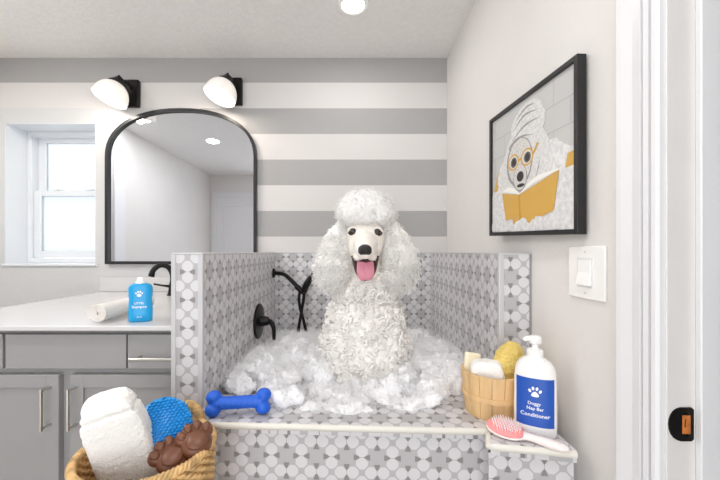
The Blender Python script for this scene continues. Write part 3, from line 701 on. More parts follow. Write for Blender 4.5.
# ------------------------------------------------------------------ the poodle
dog_ells = []
def EP(px, py, d, rx, ry, rz, rot=None): dog_ells.append((W(px, py, d), (rx * U * d, ry, rz * U * d), rot))
EP(365, 290, .645, 31, .10, 22)      # neck
EP(365, 318, .645, 36, .125, 28)     # chest
EP(365, 345, .66, 43, .155, 34)
EP(365, 368, .67, 44, .165, 26)
EP(332, 370, .66, 15, .13, 22); EP(398, 370, .66, 15, .13, 22)     # haunches
for sx in (346, 386):                # front legs and paws
    dog_ells += [(c, (r[0], r[1], r[2]), None) for c, r, _ in capsule(W(sx, 330, .615), W(sx, 391, .60), 13 * U * .6, 10 * U * .6)]
    EP(sx, 394, .585, 11, .055, 7)
for sx in (328, 404): EP(sx, 392, .60, 12, .07, 8)          # hind paws
EP(365, 268, .635, 20, .07, 20)      # throat
EP(365, 236, .612, 21, .082, 22)     # skull
EP(365, 222, .618, 22, .085, 20)
dog_ells += capsule(W(365, 243, .58), W(365, 250, .535), 13 * U * .57, 9.6 * U * .53, 6)      # muzzle
EP(358.5, 256.5, .553, 5.6, .03, 5.2); EP(371.5, 256.5, .553, 5.6, .03, 5.2)                        # lips
EP(365, 268, .573, 12, .045, 6.5); EP(365, 271, .553, 8.8, .03, 6)                    # lower jaw
EP(355, 246, .598, 7, .048, 12); EP(375, 246, .598, 7, .048, 12)       # cheeks
dme = blob(dog_ells, 0.0042, 6, 'poodle')
fl = BASIN + 0.003
for v in dme.vertices:
    if v.co.z < fl: v.co.z = fl
bvh = bvhtree.BVHTree.FromPolygons([v.co[:] for v in dme.vertices], [p.vertices[:] for p in dme.polygons])
def cast(px, py):
    o = Vector((0, 0, EYE)); dr = (W(px, py, 1) - o).normalized(); h = bvh.ray_cast(o, dr); return h[0], h[1]
zb = EYE - (281 - 252) * U * .62
def curls(c):
    if c.y > 1.52: return 0.004 * noise.noise(c * 40)
    if c.z > zb: return 0.0006 * noise.noise(c * 120)
    w_ = c + Vector((noise.noise(c * 40), noise.noise(c * 40 + Vector((5, 0, 0))), noise.noise(c * 40 + Vector((0, 9, 0))))) * 0.006
    f1 = noise.voronoi(w_ * 46)[0]
    return min(1, (zb - c.z) / 0.03) * (0.016 * (0.72 - f1[0]) + 0.003 * (f1[1] - f1[0]) + 0.006 * noise.noise(c * 26))
displace(dme, curls)
dme.materials.append(M['face']); dme.materials.append(M['curl'])
dme.polygons.foreach_set('material_index', [1 if p.center.z < zb else 0 for p in dme.polygons])
dog = link('poodle', dme); tag(dog, 'white standard poodle sitting in the bath foam, facing the camera with tongue out', 'dog')
# eyes
for px, py in ((353.2, 231.5), (377.2, 232)):
    h, nn = cast(px, py); dr = (h - Vector((0, 0, EYE))).normalized()
    c = h + dr * 0.005
    xs_ = 1 if px > 365 else -1
    lid = MB().ell(c + dr * 0.0015 + Vector((xs_ * 0.001, 0, -0.0005)), (0.0182, 0.0125, 0.0142), Matrix.Rotation(R(xs_ * 10), 4, 'Y')).build('eyelid', M['lid'], dog)
    ey = MB().ell(c - dr * 0.0008, (0.0145, 0.0140, 0.0130)).build('eye', M['eye'], dog)
    ey['label'] = 'dark brown eye'
    br = MB().tube(bez([c + Vector((-0.019, -0.004, -0.001)), c + Vector((-0.009, -0.0095, 0.0130)), c + Vector((0.006, -0.010, 0.0135)), c + Vector((0.019, -0.004, 0.001))], 6), [0.003] * 3 + [0.0042] * 13 + [0.003] * 3, 8).build('brow', M['face'], dog)
# nose
h, nn = cast(365, 249.5)
b = MB().ell(h + Vector((0, 0.004, 0.0)), (0.0215, 0.016, 0.0165), seg=24, rings=14)
b.ell(h + Vector((-0.010, 0.004, -0.006)), (0.0115, 0.013, 0.011)); b.ell(h + Vector((0.010, 0.004, -0.006)), (0.0115, 0.013, 0.011))
ns = b.build('nose', M['nose'], dog, smooth=80)
for q in (-1, 1): MB().ell(h + Vector((q * 0.0085, -0.0085, -0.004)), (0.0035, 0.0028, 0.003)).build('nostril', M['dark'], ns)
# mouth and tongue
h, nn = cast(365, 262)
ym_ = cast(365, 266)[0].y
mo = []
mc_ = W(365.3, 262.5, ym_ / D)
k = U * ym_ / D
b = MB()
b.add([mc_ + Vector((0, -0.004, 0))] + [mc_ + Vector((x * k, -0.004 + abs(x) * 0.0006, z * k)) for x, z in ((-14, 4.5), (-11, 1), (-9, -6), (-6, -11), (0, -13.5), (6, -11), (9, -6), (11, 1), (14, 4.5), (7, 4.4), (0, 2.5), (-7, 4.4))], [(0, i, i % 12 + 1) for i in range(1, 13)])
EP_ = []
MB().ell(mc_ + Vector((0, 0.012, -2.5 * k)), (11.5 * k, 0.022, 9.5 * k), seg=24, rings=14).build('mouth', M['mouth'], dog)
lipm = MB().tube(bez([mc_ + Vector((x * k, y, z * k)) for x, y, z in ((-13, .022, 6), (-11.5, .006, 0), (-9.5, -.004, -8), (-6, -.010, -14), (0, -.013, -17), (6, -.010, -14), (9.5, -.004, -8), (11.5, .006, 0), (13, .022, 6))], 6), 0.0042, 8).build('lower_lip', M['lid'], dog)
tg = []
yt = mc_.y
secs = [(-0.004 + 2.2 * k, 0.006, 7.2), (0.0, -0.004, 8.0), (-4 * k, -0.013, 8.4), (-9 * k, -0.019, 8.6), (-13 * k, -0.021, 8.0), (-15.5 * k, -0.020, 6.0), (-17.0 * k, -0.0175, 3.0)]
b = MB(); v = []; N = 13
for zz, yo, wdt in secs:
    for i in range(N):
        u = -1 + 2 * i / (N - 1); v.append(mc_ + Vector((u * wdt * k, yo + 0.004 * (u * u) + 0.0022 * math.exp(-(u / 0.14) ** 2), zz)))
f = [(r * N + i, r * N + i + 1, (r + 1) * N + i + 1, (r + 1) * N + i) for r in range(len(secs) - 1) for i in range(N - 1)]
b.add(v, f); to = b.build('tongue', M['tongue'], dog, smooth=80)
so = to.modifiers.new('solid', 'SOLIDIFY'); so.thickness = 0.006; so.offset = 1
sb = to.modifiers.new('sub', 'SUBSURF'); sb.levels = 2; sb.render_levels = 2
# topknot
tk = blob([(W(366, 211, .612), (28 * U * .612, .11, 17.5 * U * .612), None), (W(352, 214, .60), (16 * U * .6, .075, 14 * U * .6), None), (W(380, 214, .60), (16 * U * .6, .075, 14 * U * .6), None), (W(366, 204, .61), (25 * U * .61, .10, 13 * U * .61), None), (W(366, 217, .59), (19 * U * .6, .06, 9.5 * U * .6), None)], 0.0042, 4, 'topknot')
displace(tk, lambda c: 0.007 * noise.noise(c * 24) + 0.0035 * noise.noise(c * 75) + 0.002 * noise.noise(c * 150))
tk.materials.append(M['furbase']); tko = link('topknot', tk, dog)
p, nn = sample_surface(tk, 5000)
strands('topknot_curls', p - nn * 0.004, nn + rng.normal(size=nn.shape) * 0.55, rng.uniform(0.008, 0.016, len(p)), 0.0008, M['fur'], tko, seg=5, wave=0.0022, turns=1.3, bend=0.5)
# ears
for side, x0 in ((-1, 335), (1, 397.5)):
    el = []
    for (dx, py, rx, rz, ry) in ((9, 228, 8, 9, .035), (5, 238, 12.5, 12, .042), (1, 250, 15, 14, .048), (-1.5, 262, 16, 14, .05), (-0.5, 273, 14.5, 11, .046)):
        el.append((W(x0 - side * dx if False else x0 - side * dx, py, .612 + .0), (rx * U * .61, ry, rz * U * .61), None))
    em = blob(el, 0.0042, 4, 'ear'); displace(em, lambda c: 0.009 * noise.noise(Vector((c.x * 45, c.y * 45, c.z * 18))) + 0.012 * abs(noise.noise(Vector((c.x * 100 + 1.2 * math.sin(c.z * 160), c.y * 110, c.z * 30)))) + 0.002 * noise.noise(c * 150))
    em.materials.append(M['earfur']); eo = link('ear', em, dog)
    p, nn = sample_surface(em, 2600)
    dirs = nn * 0.36 + np.array([side * 0.12, -0.05, -0.85]) + rng.normal(size=nn.shape) * 0.17
    strands('ear_hair', p - nn * 0.003, dirs, rng.uniform(0.020, 0.044, len(p)), 0.0021, M['earfur'], eo, seg=10, wave=0.0048, turns=2.2, grav=0.15, bend=0.25)
# curly coat on the trunk and legs, ringlets on one mesh
def trunk(p, n):
    z_top = EYE - (281 - 252) * U * .62
    return ((p[:, 2] < z_top) | ((p[:, 2] < EYE - (270 - 252) * U * .6) & (p[:, 1] > 1.21))) & (p[:, 1] < 1.47)
p, nn = sample_surface(dme, 2300, trunk)
strands('curly_coat', p - nn * 0.001, nn * 0.6 + np.array([0, -0.1, -0.35]) + rng.normal(size=nn.shape) * 0.5, rng.uniform(0.012, 0.020, len(p)), 0.0046, M['curl'], dog, seg=12, wave=0.0066, turns=1.5, sides=5, coil=True, bend=0.3)
# short fuzz on the face
def facef(p, n):
    z_top = EYE - (279 - 252) * U * .6
    return (p[:, 2] > z_top) & (p[:, 1] < 1.30)
p, nn = sample_surface(dme, 16000, facef)
dd = nn * 0.35 + np.array([0, 0.25, -0.15]) + rng.normal(size=nn.shape) * 0.3
keep = np.ones(len(p), bool)
for px, py, rr in ((353.2, 231.5, 4.6), (377.2, 232, 4.6), (365, 250.5, 8.2)):
    q = np.array(cast(px, py)[0]); keep &= np.linalg.norm(p - q, axis=1) > rr * 0.0034
sx_ = p[:, 0] / p[:, 1] * 340 + 350; sy_ = 252 - (p[:, 2] - EYE) / p[:, 1] * 340
keep &= ~((abs(sx_ - 365) < 12) & (sy_ > 257) & (sy_ < 280))
p, nn, dd = p[keep], nn[keep], dd[keep]
strands('face_fur', p - nn * 0.001, dd, rng.uniform(0.004, 0.008, len(p)), 0.0006, M['face'], dog, seg=3, bend=0.3)

# ------------------------------------------------------------------ bath foam
bnd = [(xli + 0.02, .575), (W(232, 0, .55).x, .55), (W(264, 0, .514).x, .514), (W(300, 0, .488).x, .488), (W(345, 0, .482).x, .482), (W(395, 0, .482).x, .483), (W(432, 0, .50).x, .503), (W(458, 0, .54).x, .545), (xri - 0.01, .60)]
def front_d(x): return float(np.interp(x, [q[0] for q in bnd], [q[1] for q in bnd])) * D
fe = []; random.seed(5)
for i in range(560):
    x = random.uniform(xli + 0.03, xri - 0.03); y = random.uniform(0.485 * D, D - 0.05)
    fd = front_d(x)
    rr = random.uniform(0.022, 0.055)
    if y - rr < fd: 
        rr = min(rr, 0.030)
        if y - rr * 0.85 < fd: continue
    if min(x - xli, xri - x) < rr: rr = max(0.02, min(x - xli, xri - x) - 0.004)
    zbase = DECK + 0.004
    nd = math.hypot((x - 0.06) / 0.30, (y - 1.28) / 0.30)
    hump = 0.035 * math.exp(-nd * nd * 1.0) + 0.02 * noise.noise(Vector((x * 7, y * 7, 3)))
    if abs(x - 0.03) < 0.20 and y < 1.27: hump -= 0.062; rr = min(rr, 0.034)
    edge_k = min(1, (y - fd) / 0.16)
    hump = hump * (0.4 + 0.6 * edge_k) + 0.014 * edge_k
    if y > 1.45: hump -= 0.035 * min(1, (y - 1.45) / 0.2)
    fe.append((Vector((x, y, zbase + hump)), (rr * random.uniform(.9, 1.25), rr * random.uniform(.9, 1.2), rr * random.uniform(.6, .9)), None))
# puffs called for by the photograph: against the chest, on both flanks
for px, py, d, r in ((391, 386, .555, .036), (402, 384, .575, .036), (377, 394, .55, .026), (323, 376, .60, .045), (312, 372, .62, .05), (331, 396, .56, .024), (405, 378, .60, .05), (420, 362, .68, .06), (345, 404, .53, .022), (292, 360, .66, .05), (425, 350, .74, .05), (440, 350, .78, .055), (300, 348, .75, .05), (265, 362, .68, .05), (455, 352, .8, .04), (435, 378, .62, .05), (278, 385, .6, .045), (250, 372, .65, .045), (262, 356, .72, .045), (285, 345, .80, .05)):
    fe.append((W(px, py, d), (r, r, r * .8), None))
fe.append((Vector((0.0, 1.58, DECK - 0.04)), (0.40, 0.40, 0.050), None))
base_ = list(fe)
for i in range(900):
    c_, r_, _ = random.choice(base_[:-1]); q = random.uniform(0, 2 * PI); e_ = random.uniform(0.1, 1.4)
    n_ = Vector((math.cos(q) * math.cos(e_), math.sin(q) * math.cos(e_), math.sin(e_))); k = random.uniform(0.010, 0.020)
    p_ = c_ + Vector((n_.x * r_[0], n_.y * r_[1], n_.z * r_[2])) * 0.97
    if p_.y - k > front_d(p_.x) - 0.004 and xli + k < p_.x < xri - k: fe.append((p_, (k, k, k), None))
fme = blob(fe, 0.005, 3, 'bath_foam')
displace(fme, lambda c: 0.011 * noise.noise(c * 26) + 0.007 * noise.noise(c * 58) + 0.003 * noise.noise(c * 120))
for v in fme.vertices:
    lim = DECK - 0.006 if v.co.y < inn + 0.078 else BASIN + 0.002
    if v.co.z < lim: v.co.z = lim
    v.co.x = min(max(v.co.x, xli + 0.003), xri - 0.003); v.co.y = min(v.co.y, D - 0.025)
fme.materials.append(M['foambase']); foam = link('bath_foam', fme)
tag(foam, 'fluffy white bath foam heaped around the dog in the bath', 'foam', kind='stuff')
p, nn = sample_surface(fme, 50000, lambda p, n: (n[:, 2] > -0.1) & (p[:, 2] > DECK - 0.02))
strands('foam_wisps', p - nn * 0.004, nn + rng.normal(size=nn.shape) * 0.7, rng.uniform(0.012, 0.036, len(p)), 0.0008, M['cotton'], foam, seg=6, wave=0.005, turns=1.0, bend=0.8)

# ------------------------------------------------------------------ blue bone
def bone():
    a = W(217, 401, .482); c = W(260, 397, .490); a.z = DECK + 0.030; c.z = DECK + 0.030
    ax = (c - a).normalized(); sd = Vector((0, 0, 1)); r = 0.0185
    el = capsule(a, c, 0.0195, 0.0195, 8)
    for e_, sgn in ((a, -1), (c, 1)):
        for q in (-1, 1): el.append((e_ + ax * sgn * 0.010 + sd * q * 0.0165 + Vector((0, 0.004 * q, 0)), (0.0225, 0.021, 0.0195), None))
    me = blob(el, 0.0028, 5, 'bone_toy')
    lo_ = min(v.co.z for v in me.vertices)
    me.transform(Matrix.Translation((0, 0, DECK + 0.0005 - lo_)))
    me.materials.append(M['bluerub']); return link('bone_toy', me)
tag(bone(), 'blue rubber dog bone on the front ledge of the bath', 'dog toy')

# ------------------------------------------------------------------ wooden bucket and contents
bc = Vector((0.425, 1.018, DECK)); bh = 0.122
bk = thing('wooden_bucket', 'pale wooden stave bucket on the bath ledge', 'bucket', bc)
def rb(t): return 0.077 + 0.0115 * t
ns_ = 16
b = MB()
for i in range(ns_):
    q0, q1 = 2 * PI * i / ns_ + 0.008, 2 * PI * (i + 1) / ns_ - 0.008; K = 5
    v = []
    for t in (0, 1):
        for rr in (rb(t), rb(t) - 0.010):
            for k in range(K): 
                q = q0 + (q1 - q0) * k / (K - 1); v.append(bc + Vector((rr * math.cos(q), rr * math.sin(q), bh * t + 0.0005)))
    f = []
    def I(t, r_, k): return (t * 2 + r_) * K + k
    for k in range(K - 1):
        f += [(I(0, 0, k), I(0, 0, k + 1), I(1, 0, k + 1), I(1, 0, k)), (I(0, 1, k + 1), I(0, 1, k), I(1, 1, k), I(1, 1, k + 1)), (I(1, 0, k), I(1, 0, k + 1), I(1, 1, k + 1), I(1, 1, k)), (I(0, 0, k + 1), I(0, 0, k), I(0, 1, k), I(0, 1, k + 1))]
    f += [(I(0, 0, 0), I(1, 0, 0), I(1, 1, 0), I(0, 1, 0)), (I(0, 0, K - 1), I(0, 1, K - 1), I(1, 1, K - 1), I(1, 0, K - 1))]
    b.add(v, f)
b.build('stave_wall', M['wood'], bk, smooth=30)
MB().lathe([(0.0001, 0.004), (rb(0) - 0.009, 0.004), (rb(0) - 0.009, 0.012), (0.0001, 0.012)], Matrix.Translation(bc), 32).build('bucket_bottom', M['woodin'], bk)
for zz in (0.058,):
    t = zz / bh
    MB().lathe([(rb(t) - 0.001, zz - 0.007), (rb(t) + 0.0035, zz - 0.007), (rb(t) + 0.0040, zz + 0.007), (rb(t) - 0.001, zz + 0.007)], Matrix.Translation(bc), 48).build('hoop', M['wood'], bk, smooth=30)
# folded white washcloth
q_ = MB(); SQ(q_, bc + Vector((-0.022, -0.020, 0.099)), (0.045, 0.030, 0.056), Matrix.Rotation(R(-18), 4, 'Z') @ Matrix.Rotation(R(-4), 4, 'Y'), 0.42); SQ(q_, bc + Vector((-0.020, -0.006, 0.096)), (0.043, 0.026, 0.056), Matrix.Rotation(R(-18), 4, 'Z'), 0.42)
tm = solid(q_, 0.004, 3, 'washcloth')
displace(tm, lambda c: 0.0035 * noise.noise(c * 45) + 0.001 * noise.noise(c * 160)); tm.materials.append(M['terry'])
tag(link('washcloth', tm), 'folded white washcloth in the wooden bucket', 'towel')
# cream soap bar
rt = Matrix.Translation(bc + Vector((-0.050, 0.030, 0.118))) @ Matrix.Rotation(R(8), 4, 'Y') @ Matrix.Rotation(R(-10), 4, 'X')
b = MB().box(-0.024, 0.024, -0.009, 0.009, -0.045, 0.045); b.v = [tuple(rt @ Vector(v)) for v in b.v]
tag(b.build('soap_bar', M['soap'], bevel=0.006, bseg=3), 'cream soap bar standing at the back of the wooden bucket', 'soap')
# sponge
sm_ = blob([(bc + Vector((0.046, -0.006, 0.145)), (0.041, 0.040, 0.066), Matrix.Rotation(R(18), 4, 'Y')), (bc + Vector((0.030, -0.006, 0.10)), (0.034, 0.034, 0.045), None)], 0.0035, 2, 'bath_sponge')
displace(sm_, lambda c: 0.0035 * noise.noise(c * 60) - 0.004 * max(0, noise.noise(c * 150)) ** 1); sm_.materials.append(M['sponge'])
tag(link('bath_sponge', sm_), 'yellow natural sponge sticking out of the wooden bucket', 'sponge')

# ------------------------------------------------------------------ bottles
class Bottle:
    def __init__(s, loc, yaw, prof, n=2.6):   # prof: (z, half width, half depth)
        s.m = Matrix.Translation(loc) @ Matrix.Rotation(yaw, 4, 'Z'); s.prof = prof; s.n = n
    def ab(s, z):
        return (float(np.interp(z, [p[0] for p in s.prof], [p[1] for p in s.prof])), float(np.interp(z, [p[0] for p in s.prof], [p[2] for p in s.prof])))
    def front(s, x, z, off=0.0):
        a, b_ = s.ab(z); k = min(0.999, abs(x / a)); y = -b_ * (1 - k ** s.n) ** (1 / s.n)
        return s.m @ Vector((x, y - off, z))
    def body(s, name, material, parent, seg=48):
        b = MB(); v = []; f = []
        for z, a, bb in s.prof:
            for k in range(seg):
                q = 2 * PI * k / seg; c, sn = math.cos(q), math.sin(q)
                v.append(s.m @ Vector((a * math.copysign(abs(c) ** (2 / s.n), c), bb * math.copysign(abs(sn) ** (2 / s.n), sn), z)))
        for i in range(len(s.prof) - 1):
            for k in range(seg):
                l = (k + 1) % seg; f.append((i * seg + k, i * seg + l, (i + 1) * seg + l, (i + 1) * seg + k))
        f.append(tuple(range(seg))[::-1]); f.append(tuple((len(s.prof) - 1) * seg + k for k in range(seg)))
        return b.add(v, f).build(name, material, parent, smooth=50)
    def patch(s, x0, x1, z0, z1, name, material, parent, off=0.0004, nx=20, nz=12):
        v = [s.front(x0 + (x1 - x0) * i / nx, z0 + (z1 - z0) * j / nz, off) for j in range(nz + 1) for i in range(nx + 1)]
        f = [(j * (nx + 1) + i, j * (nx + 1) + i + 1, (j + 1) * (nx + 1) + i + 1, (j + 1) * (nx + 1) + i) for j in range(nz) for i in range(nx)]
        return MB().add(v, f).build(name, material, parent, smooth=60)
    def text(s, t, size, cx, cz, name, material, parent, off=0.0009):
        v, f = text_mesh(t, size)
        return MB().add([s.front(cx + x, cz + z, off) for x, z in v], f).build(name, material, parent, smooth=0)
    def paw(s, cx, cz, k, material, parent, off=0.0009):
        b = MB()
        def ov(x, z, rx, rz, rot=0, n=18, shape=None):
            v = [s.front(cx + x * k, cz + z * k, off)]
            for i in range(n):
                q = 2 * PI * i / n; a, c = rx * math.cos(q), rz * math.sin(q)
                if shape: a *= 1 - 0.25 * math.sin(q) ; c += 0.10 * abs(math.cos(q)) * -1
                v.append(s.front(cx + k * (x + a * math.cos(rot) - c * math.sin(rot)), cz + k * (z + a * math.sin(rot) + c * math.cos(rot)), off))
            b.add(v, [(0, i + 1, (i + 1) % n + 1) for i in range(n)])
        ov(0, -0.32, 0.52, 0.42, 0, 22, True)
        for x, z, rot in ((-0.72, 0.15, 0.45), (-0.27, 0.52, 0.15), (0.27, 0.52, -0.15), (0.72, 0.15, -0.45)): ov(x, z, 0.19, 0.28, rot)
        return b.build('paw_print', material, parent, smooth=0)
# white lotion bottle on the ledge
wl = Vector((185 * U * 0.4377, 0.4377 * D, DECK))
wb = thing('pump_bottle', 'white pump bottle with a blue paw label beside the wooden bucket', 'bottle', wl)
yaw = -math.atan2(wl.x, wl.y)
aw, bd_ = 0.050, 0.033
prof = [(0.0005, aw * .90, bd_ * .88), (0.004, aw * .96, bd_ * .95), (0.010, aw, bd_), (0.05, aw * 1.01, bd_), (0.13, aw * .99, bd_), (0.165, aw * .95, bd_ * .98), (0.178, aw * .88, bd_ * .95), (0.188, aw * .74, bd_ * .90), (0.195, aw * .56, bd_ * .80), (0.199, aw * .40, bd_ * .58), (0.201, .0155, .0155)]
B = Bottle(wl, yaw, prof, 2.5); B.body('bottle_body', M['plastic'], wb)
lb = B.patch(-0.043, 0.043, 0.030, 0.152, 'label', M['label'], wb); lb['label'] = 'blue label'
B.paw(0, 0.118, 0.0165, M['ink'], lb)
B.text('Doggy', 0.0115, -0.002, 0.0885, 'lettering', M['ink'], lb); B.text('Nap Bar', 0.0115, 0.0, 0.0755, 'lettering', M['ink'], lb); B.text('Conditioner', 0.0135, 0.0, 0.0590, 'lettering', M['ink'], lb)
m0 = B.m
MB().lathe([(0.0185, 0.199), (0.0195, 0.202), (0.0195, 0.216), (0.0185, 0.219), (0.010, 0.222), (0.008, 0.226), (0.008, 0.236), (0.0001, 0.236)], m0, 32).build('pump_collar', M['plastic'], wb, smooth=40)
ph = MB().lathe([(0.012, 0.233), (0.0155, 0.236), (0.0160, 0.246), (0.0145, 0.2525), (0.009, 0.255), (0.0001, 0.2555)], m0, 28)
ph.tube([m0 @ Vector((-0.004, 0, 0.245)), m0 @ Vector((-0.020, -0.006, 0.2465)), m0 @ Vector((-0.027, -0.009, 0.242))], [0.009, 0.0065, 0.005], 12)
ph.build('pump_head', M['plastic'], wb, smooth=50)
# small blue bottle on the countertop
bl = Vector((-119.5 * U, 0.571 * D, COUNT)); a2, b2 = 0.0365, 0.020
sb_ = thing('shampoo_bottle', 'bright blue bottle with white paw print on the countertop', 'bottle', bl)
B2 = Bottle(bl, -math.atan2(bl.x, bl.y) * 0.6, [(0.0005, a2 * .92, b2 * .85), (0.004, a2 * .98, b2), (0.03, a2, b2), (0.055, a2 * .97, b2), (0.075, a2 * .93, b2), (0.095, a2 * .98, b2), (0.112, a2 * 1.0, b2), (0.121, a2 * .93, b2 * .95), (0.127, a2 * .78, b2 * .85), (0.130, a2 * .60, b2 * .7)], 2.8)
B2.body('bottle_body', M['bluebottle'], sb_)
B2.paw(0, 0.096, 0.0125, M['ink'], sb_); B2.text('LITTEL', 0.0100, 0, 0.064, 'lettering', M['ink'], sb_); B2.text('Shampoo', 0.0120, 0, 0.052, 'lettering', M['ink'], sb_); B2.text('250 ml', 0.0055, 0, 0.018, 'lettering', M['ink'], sb_)
cpx = MB().lathe([(0.016, 0.1295), (0.016, 0.137), (0.011, 0.139), (0.010, 0.148), (0.008, 0.151), (0.0001, 0.151)], B2.m, 24); cpx.build('cap', M['cap'], sb_, smooth=40)
# rolled towel
ra, rb_ = Vector((-0.838, 0.552 * D, COUNT + 0.0325)), Vector((-0.848, 0.70 * D, COUNT + 0.0325)); rv = rb_ - ra; rl = rv.length; ra_ax = rv.normalized()
xa2 = Vector((ra_ax.y, -ra_ax.x, 0)); b = MB(); th = 0.0064
spi = []
for i in range(150):
    q = i / 149 * 4.4 * 2 * PI; r = 0.003 + 0.0265 * i / 149; spi.append((r * math.cos(q + 1.2), r * math.sin(q + 1.2), q))
NL = 14; v = []; f = []
for j in range(NL + 1):
    t = j / NL; o = ra + rv * t
    for i, (x, z, q) in enumerate(spi):
        rr = math.hypot(x, z); gg = th * 0.40; k = (rr + gg) / rr; k2 = max(0.1, (rr - gg) / rr)
        jit = 0.0015 * noise.noise(Vector((x * 200, t * 3, z * 200)))
        v.append(o + xa2 * x * k + Vector((0, 0, z * k)) + ra_ax * jit); v.append(o + xa2 * x * k2 + Vector((0, 0, z * k2)) + ra_ax * jit)
n2 = len(spi) * 2
for j in range(NL):
    for i in range(len(spi) - 1):
        a = j * n2 + 2 * i
        f += [(a, a + 2, a + n2 + 2, a + n2), (a + 1, a + n2 + 1, a + n2 + 3, a + 3)]
    a = j * n2 + n2 - 2; f.append((a, a + 1, a + n2 + 1, a + n2)); a = j * n2; f.append((a + 1, a, a + n2, a + n2 + 1))
for j in (0, NL):
    for i in range(len(spi) - 1):
        a = j * n2 + 2 * i; f.append((a, a + 1, a + 3, a + 2))
b.add(v, f); ob = b.build('rolled_towel', M['towel'], smooth=50)
tag(ob, 'rolled cream hand towel on the countertop beside the blue bottle', 'towel')

# ------------------------------------------------------------------ hairbrush over the ledge
hc = W(505.5, 428, .4307); hc.z = DECK + 0.019; he = W(560, 446, .397); he.z = DECK + 0.012
hax = (he - hc); hax.z = 0; hax.normalize(); hln = (he - hc).length
tilt = math.asin((he.z - hc.z) / hln)
hx = (he - hc).normalized(); hyv = Vector((-hx.y, hx.x, 0)).normalized(); hzv = hx.cross(hyv).normalized()
if hzv.z < 0: hzv = -hzv; hyv = -hyv
tip = -0.30                               # the bristle side leans toward the camera
rr_ = Matrix((hx, hyv, hzv)).transposed().to_4x4(); HB = Matrix.Translation(hc) @ rr_ @ Matrix.Rotation(0.30, 4, 'X')
hb = thing('hairbrush', 'pink cushioned pet brush with white handle on the front edge of the ledge', 'brush', hc)
hl = 0.050; hw = 0.0315
el = [(Vector((0, 0, -0.004)), (hl, hw, 0.0085), None)] + [(Vector((x, 0, -0.003 - 0.0 * x)), (0.012, w_, h_), None) for x, w_, h_ in ((0.045, 0.014, 0.0085), (0.053, 0.0115, 0.009), (0.062, 0.011, 0.0095), (0.072, 0.0115, 0.010), (0.082, 0.0122, 0.0105), (0.092, 0.013, 0.011), (0.102, 0.0138, 0.0112), (0.112, 0.0138, 0.0112), (0.122, 0.0125, 0.0105), (0.129, 0.0095, 0.0085))]
hm = blob(el, 0.0022, 5, 'brush_body'); hm.transform(HB); hm.materials.append(M['brush']); link('brush_body', hm, hb)
pad = MB().ell((0.0, 0, 0.001), (hl * 0.93, hw * 0.92, 0.0085), seg=32, rings=14); pad.v = [tuple(HB @ Vector(v)) for v in pad.v]; pad.build('cushion', M['pink'], hb, smooth=80)['label'] = 'pink cushion'
b = MB()
for i in range(-5, 6):
    for j in range(-3, 4):
        x = i * 0.0062 + (0.003 if j % 2 else 0); y = j * 0.0062
        if (x / 0.036) ** 2 + (y / 0.021) ** 2 > 1: continue
        z0 = 0.001 + 0.0085 * math.sqrt(max(0, 1 - (x / (hl * .93)) ** 2 - (y / (hw * .92)) ** 2)) - 0.001
        b.tube([HB @ Vector((x, y, z0)), HB @ Vector((x * 1.04, y * 1.04, z0 + 0.012))], [0.0011, 0.0010], 6)
        b.ell(HB @ Vector((x * 1.04, y * 1.04, z0 + 0.0125)), (0.0016,) * 3, seg=8, rings=5)
b.build('bristles', M['bristle'], hb, smooth=60)

# ------------------------------------------------------------------ wicker basket with its contents
kc = Vector((-202 * .392 * U, .392 * D, 0)); kr = 0.141; kz = EYE - 0.460
ba = thing('wicker_basket', 'tall round wicker basket standing in front of the vanity', 'basket', kc)
def kb(z): return kr * (0.80 + 0.20 * z / kz)
NS = 64; b = MB()
for i in range(NS):
    q = 2 * PI * i / NS; b.tube([kc + Vector((kb(z) * math.cos(q), kb(z) * math.sin(q), z)) for z in (0.004, kz * 0.5, kz - 0.004)], 0.0032, 6)
rows = int(kz / 0.0088)
for j in range(rows):
    z = 0.008 + j * 0.0088; pts = []; m_ = NS * 4
    for k in range(m_):
        q = 2 * PI * k / m_; r = kb(z) + 0.0056 * math.cos(q * NS / 2 + (PI if j % 2 else 0)); pts.append(kc + Vector((r * math.cos(q), r * math.sin(q), z + 0.0015 * noise.noise(Vector((q * 5, j, 0))))))
    b.tube(pts, 0.0046, 6, closed=True)
b.build('woven_wall', M['straw'], ba, smooth=70)
MB().lathe([(0.0001, 0.002), (kb(0) - 0.002, 0.002), (kb(0) - 0.002, 0.010), (0.0001, 0.010)], Matrix.Translation(kc), 40).build('basket_bottom', M['straw'], ba)
def rope(b, path, R0, r, tw, closed):
    n = len(path)
    for s_ in range(3):
        pts = []
        for i, p_ in enumerate(path):
            t = (Vector(path[(i + 1) % n]) - Vector(path[i - 1])) if closed else (Vector(path[min(i + 1, n - 1)]) - Vector(path[max(0, i - 1)]))
            t.normalize(); a = t.cross(Vector((0.0, 0.0, 1)) if abs(t.z) < 0.95 else Vector((1, 0, 0))).normalized(); c = a.cross(t)
            q = 2 * PI * (s_ / 3 + tw * i / n); pts.append(Vector(p_) + a * (R0 * math.cos(q)) + c * (R0 * math.sin(q)))
        b.tube(pts, r, 7, closed=closed)
b = MB(); rope(b, [kc + Vector((kr * math.cos(2 * PI * i / 180), kr * math.sin(2 * PI * i / 180), kz)) for i in range(180)], 0.0048, 0.0052, 30, True)
b.build('braided_rim', M['straw'], ba, smooth=70)
hq = math.atan2(0.97, 0.24); hcn = kc + Vector((kr * math.cos(hq), kr * math.sin(hq), kz)); tn = Vector((-math.sin(hq), math.cos(hq), 0))
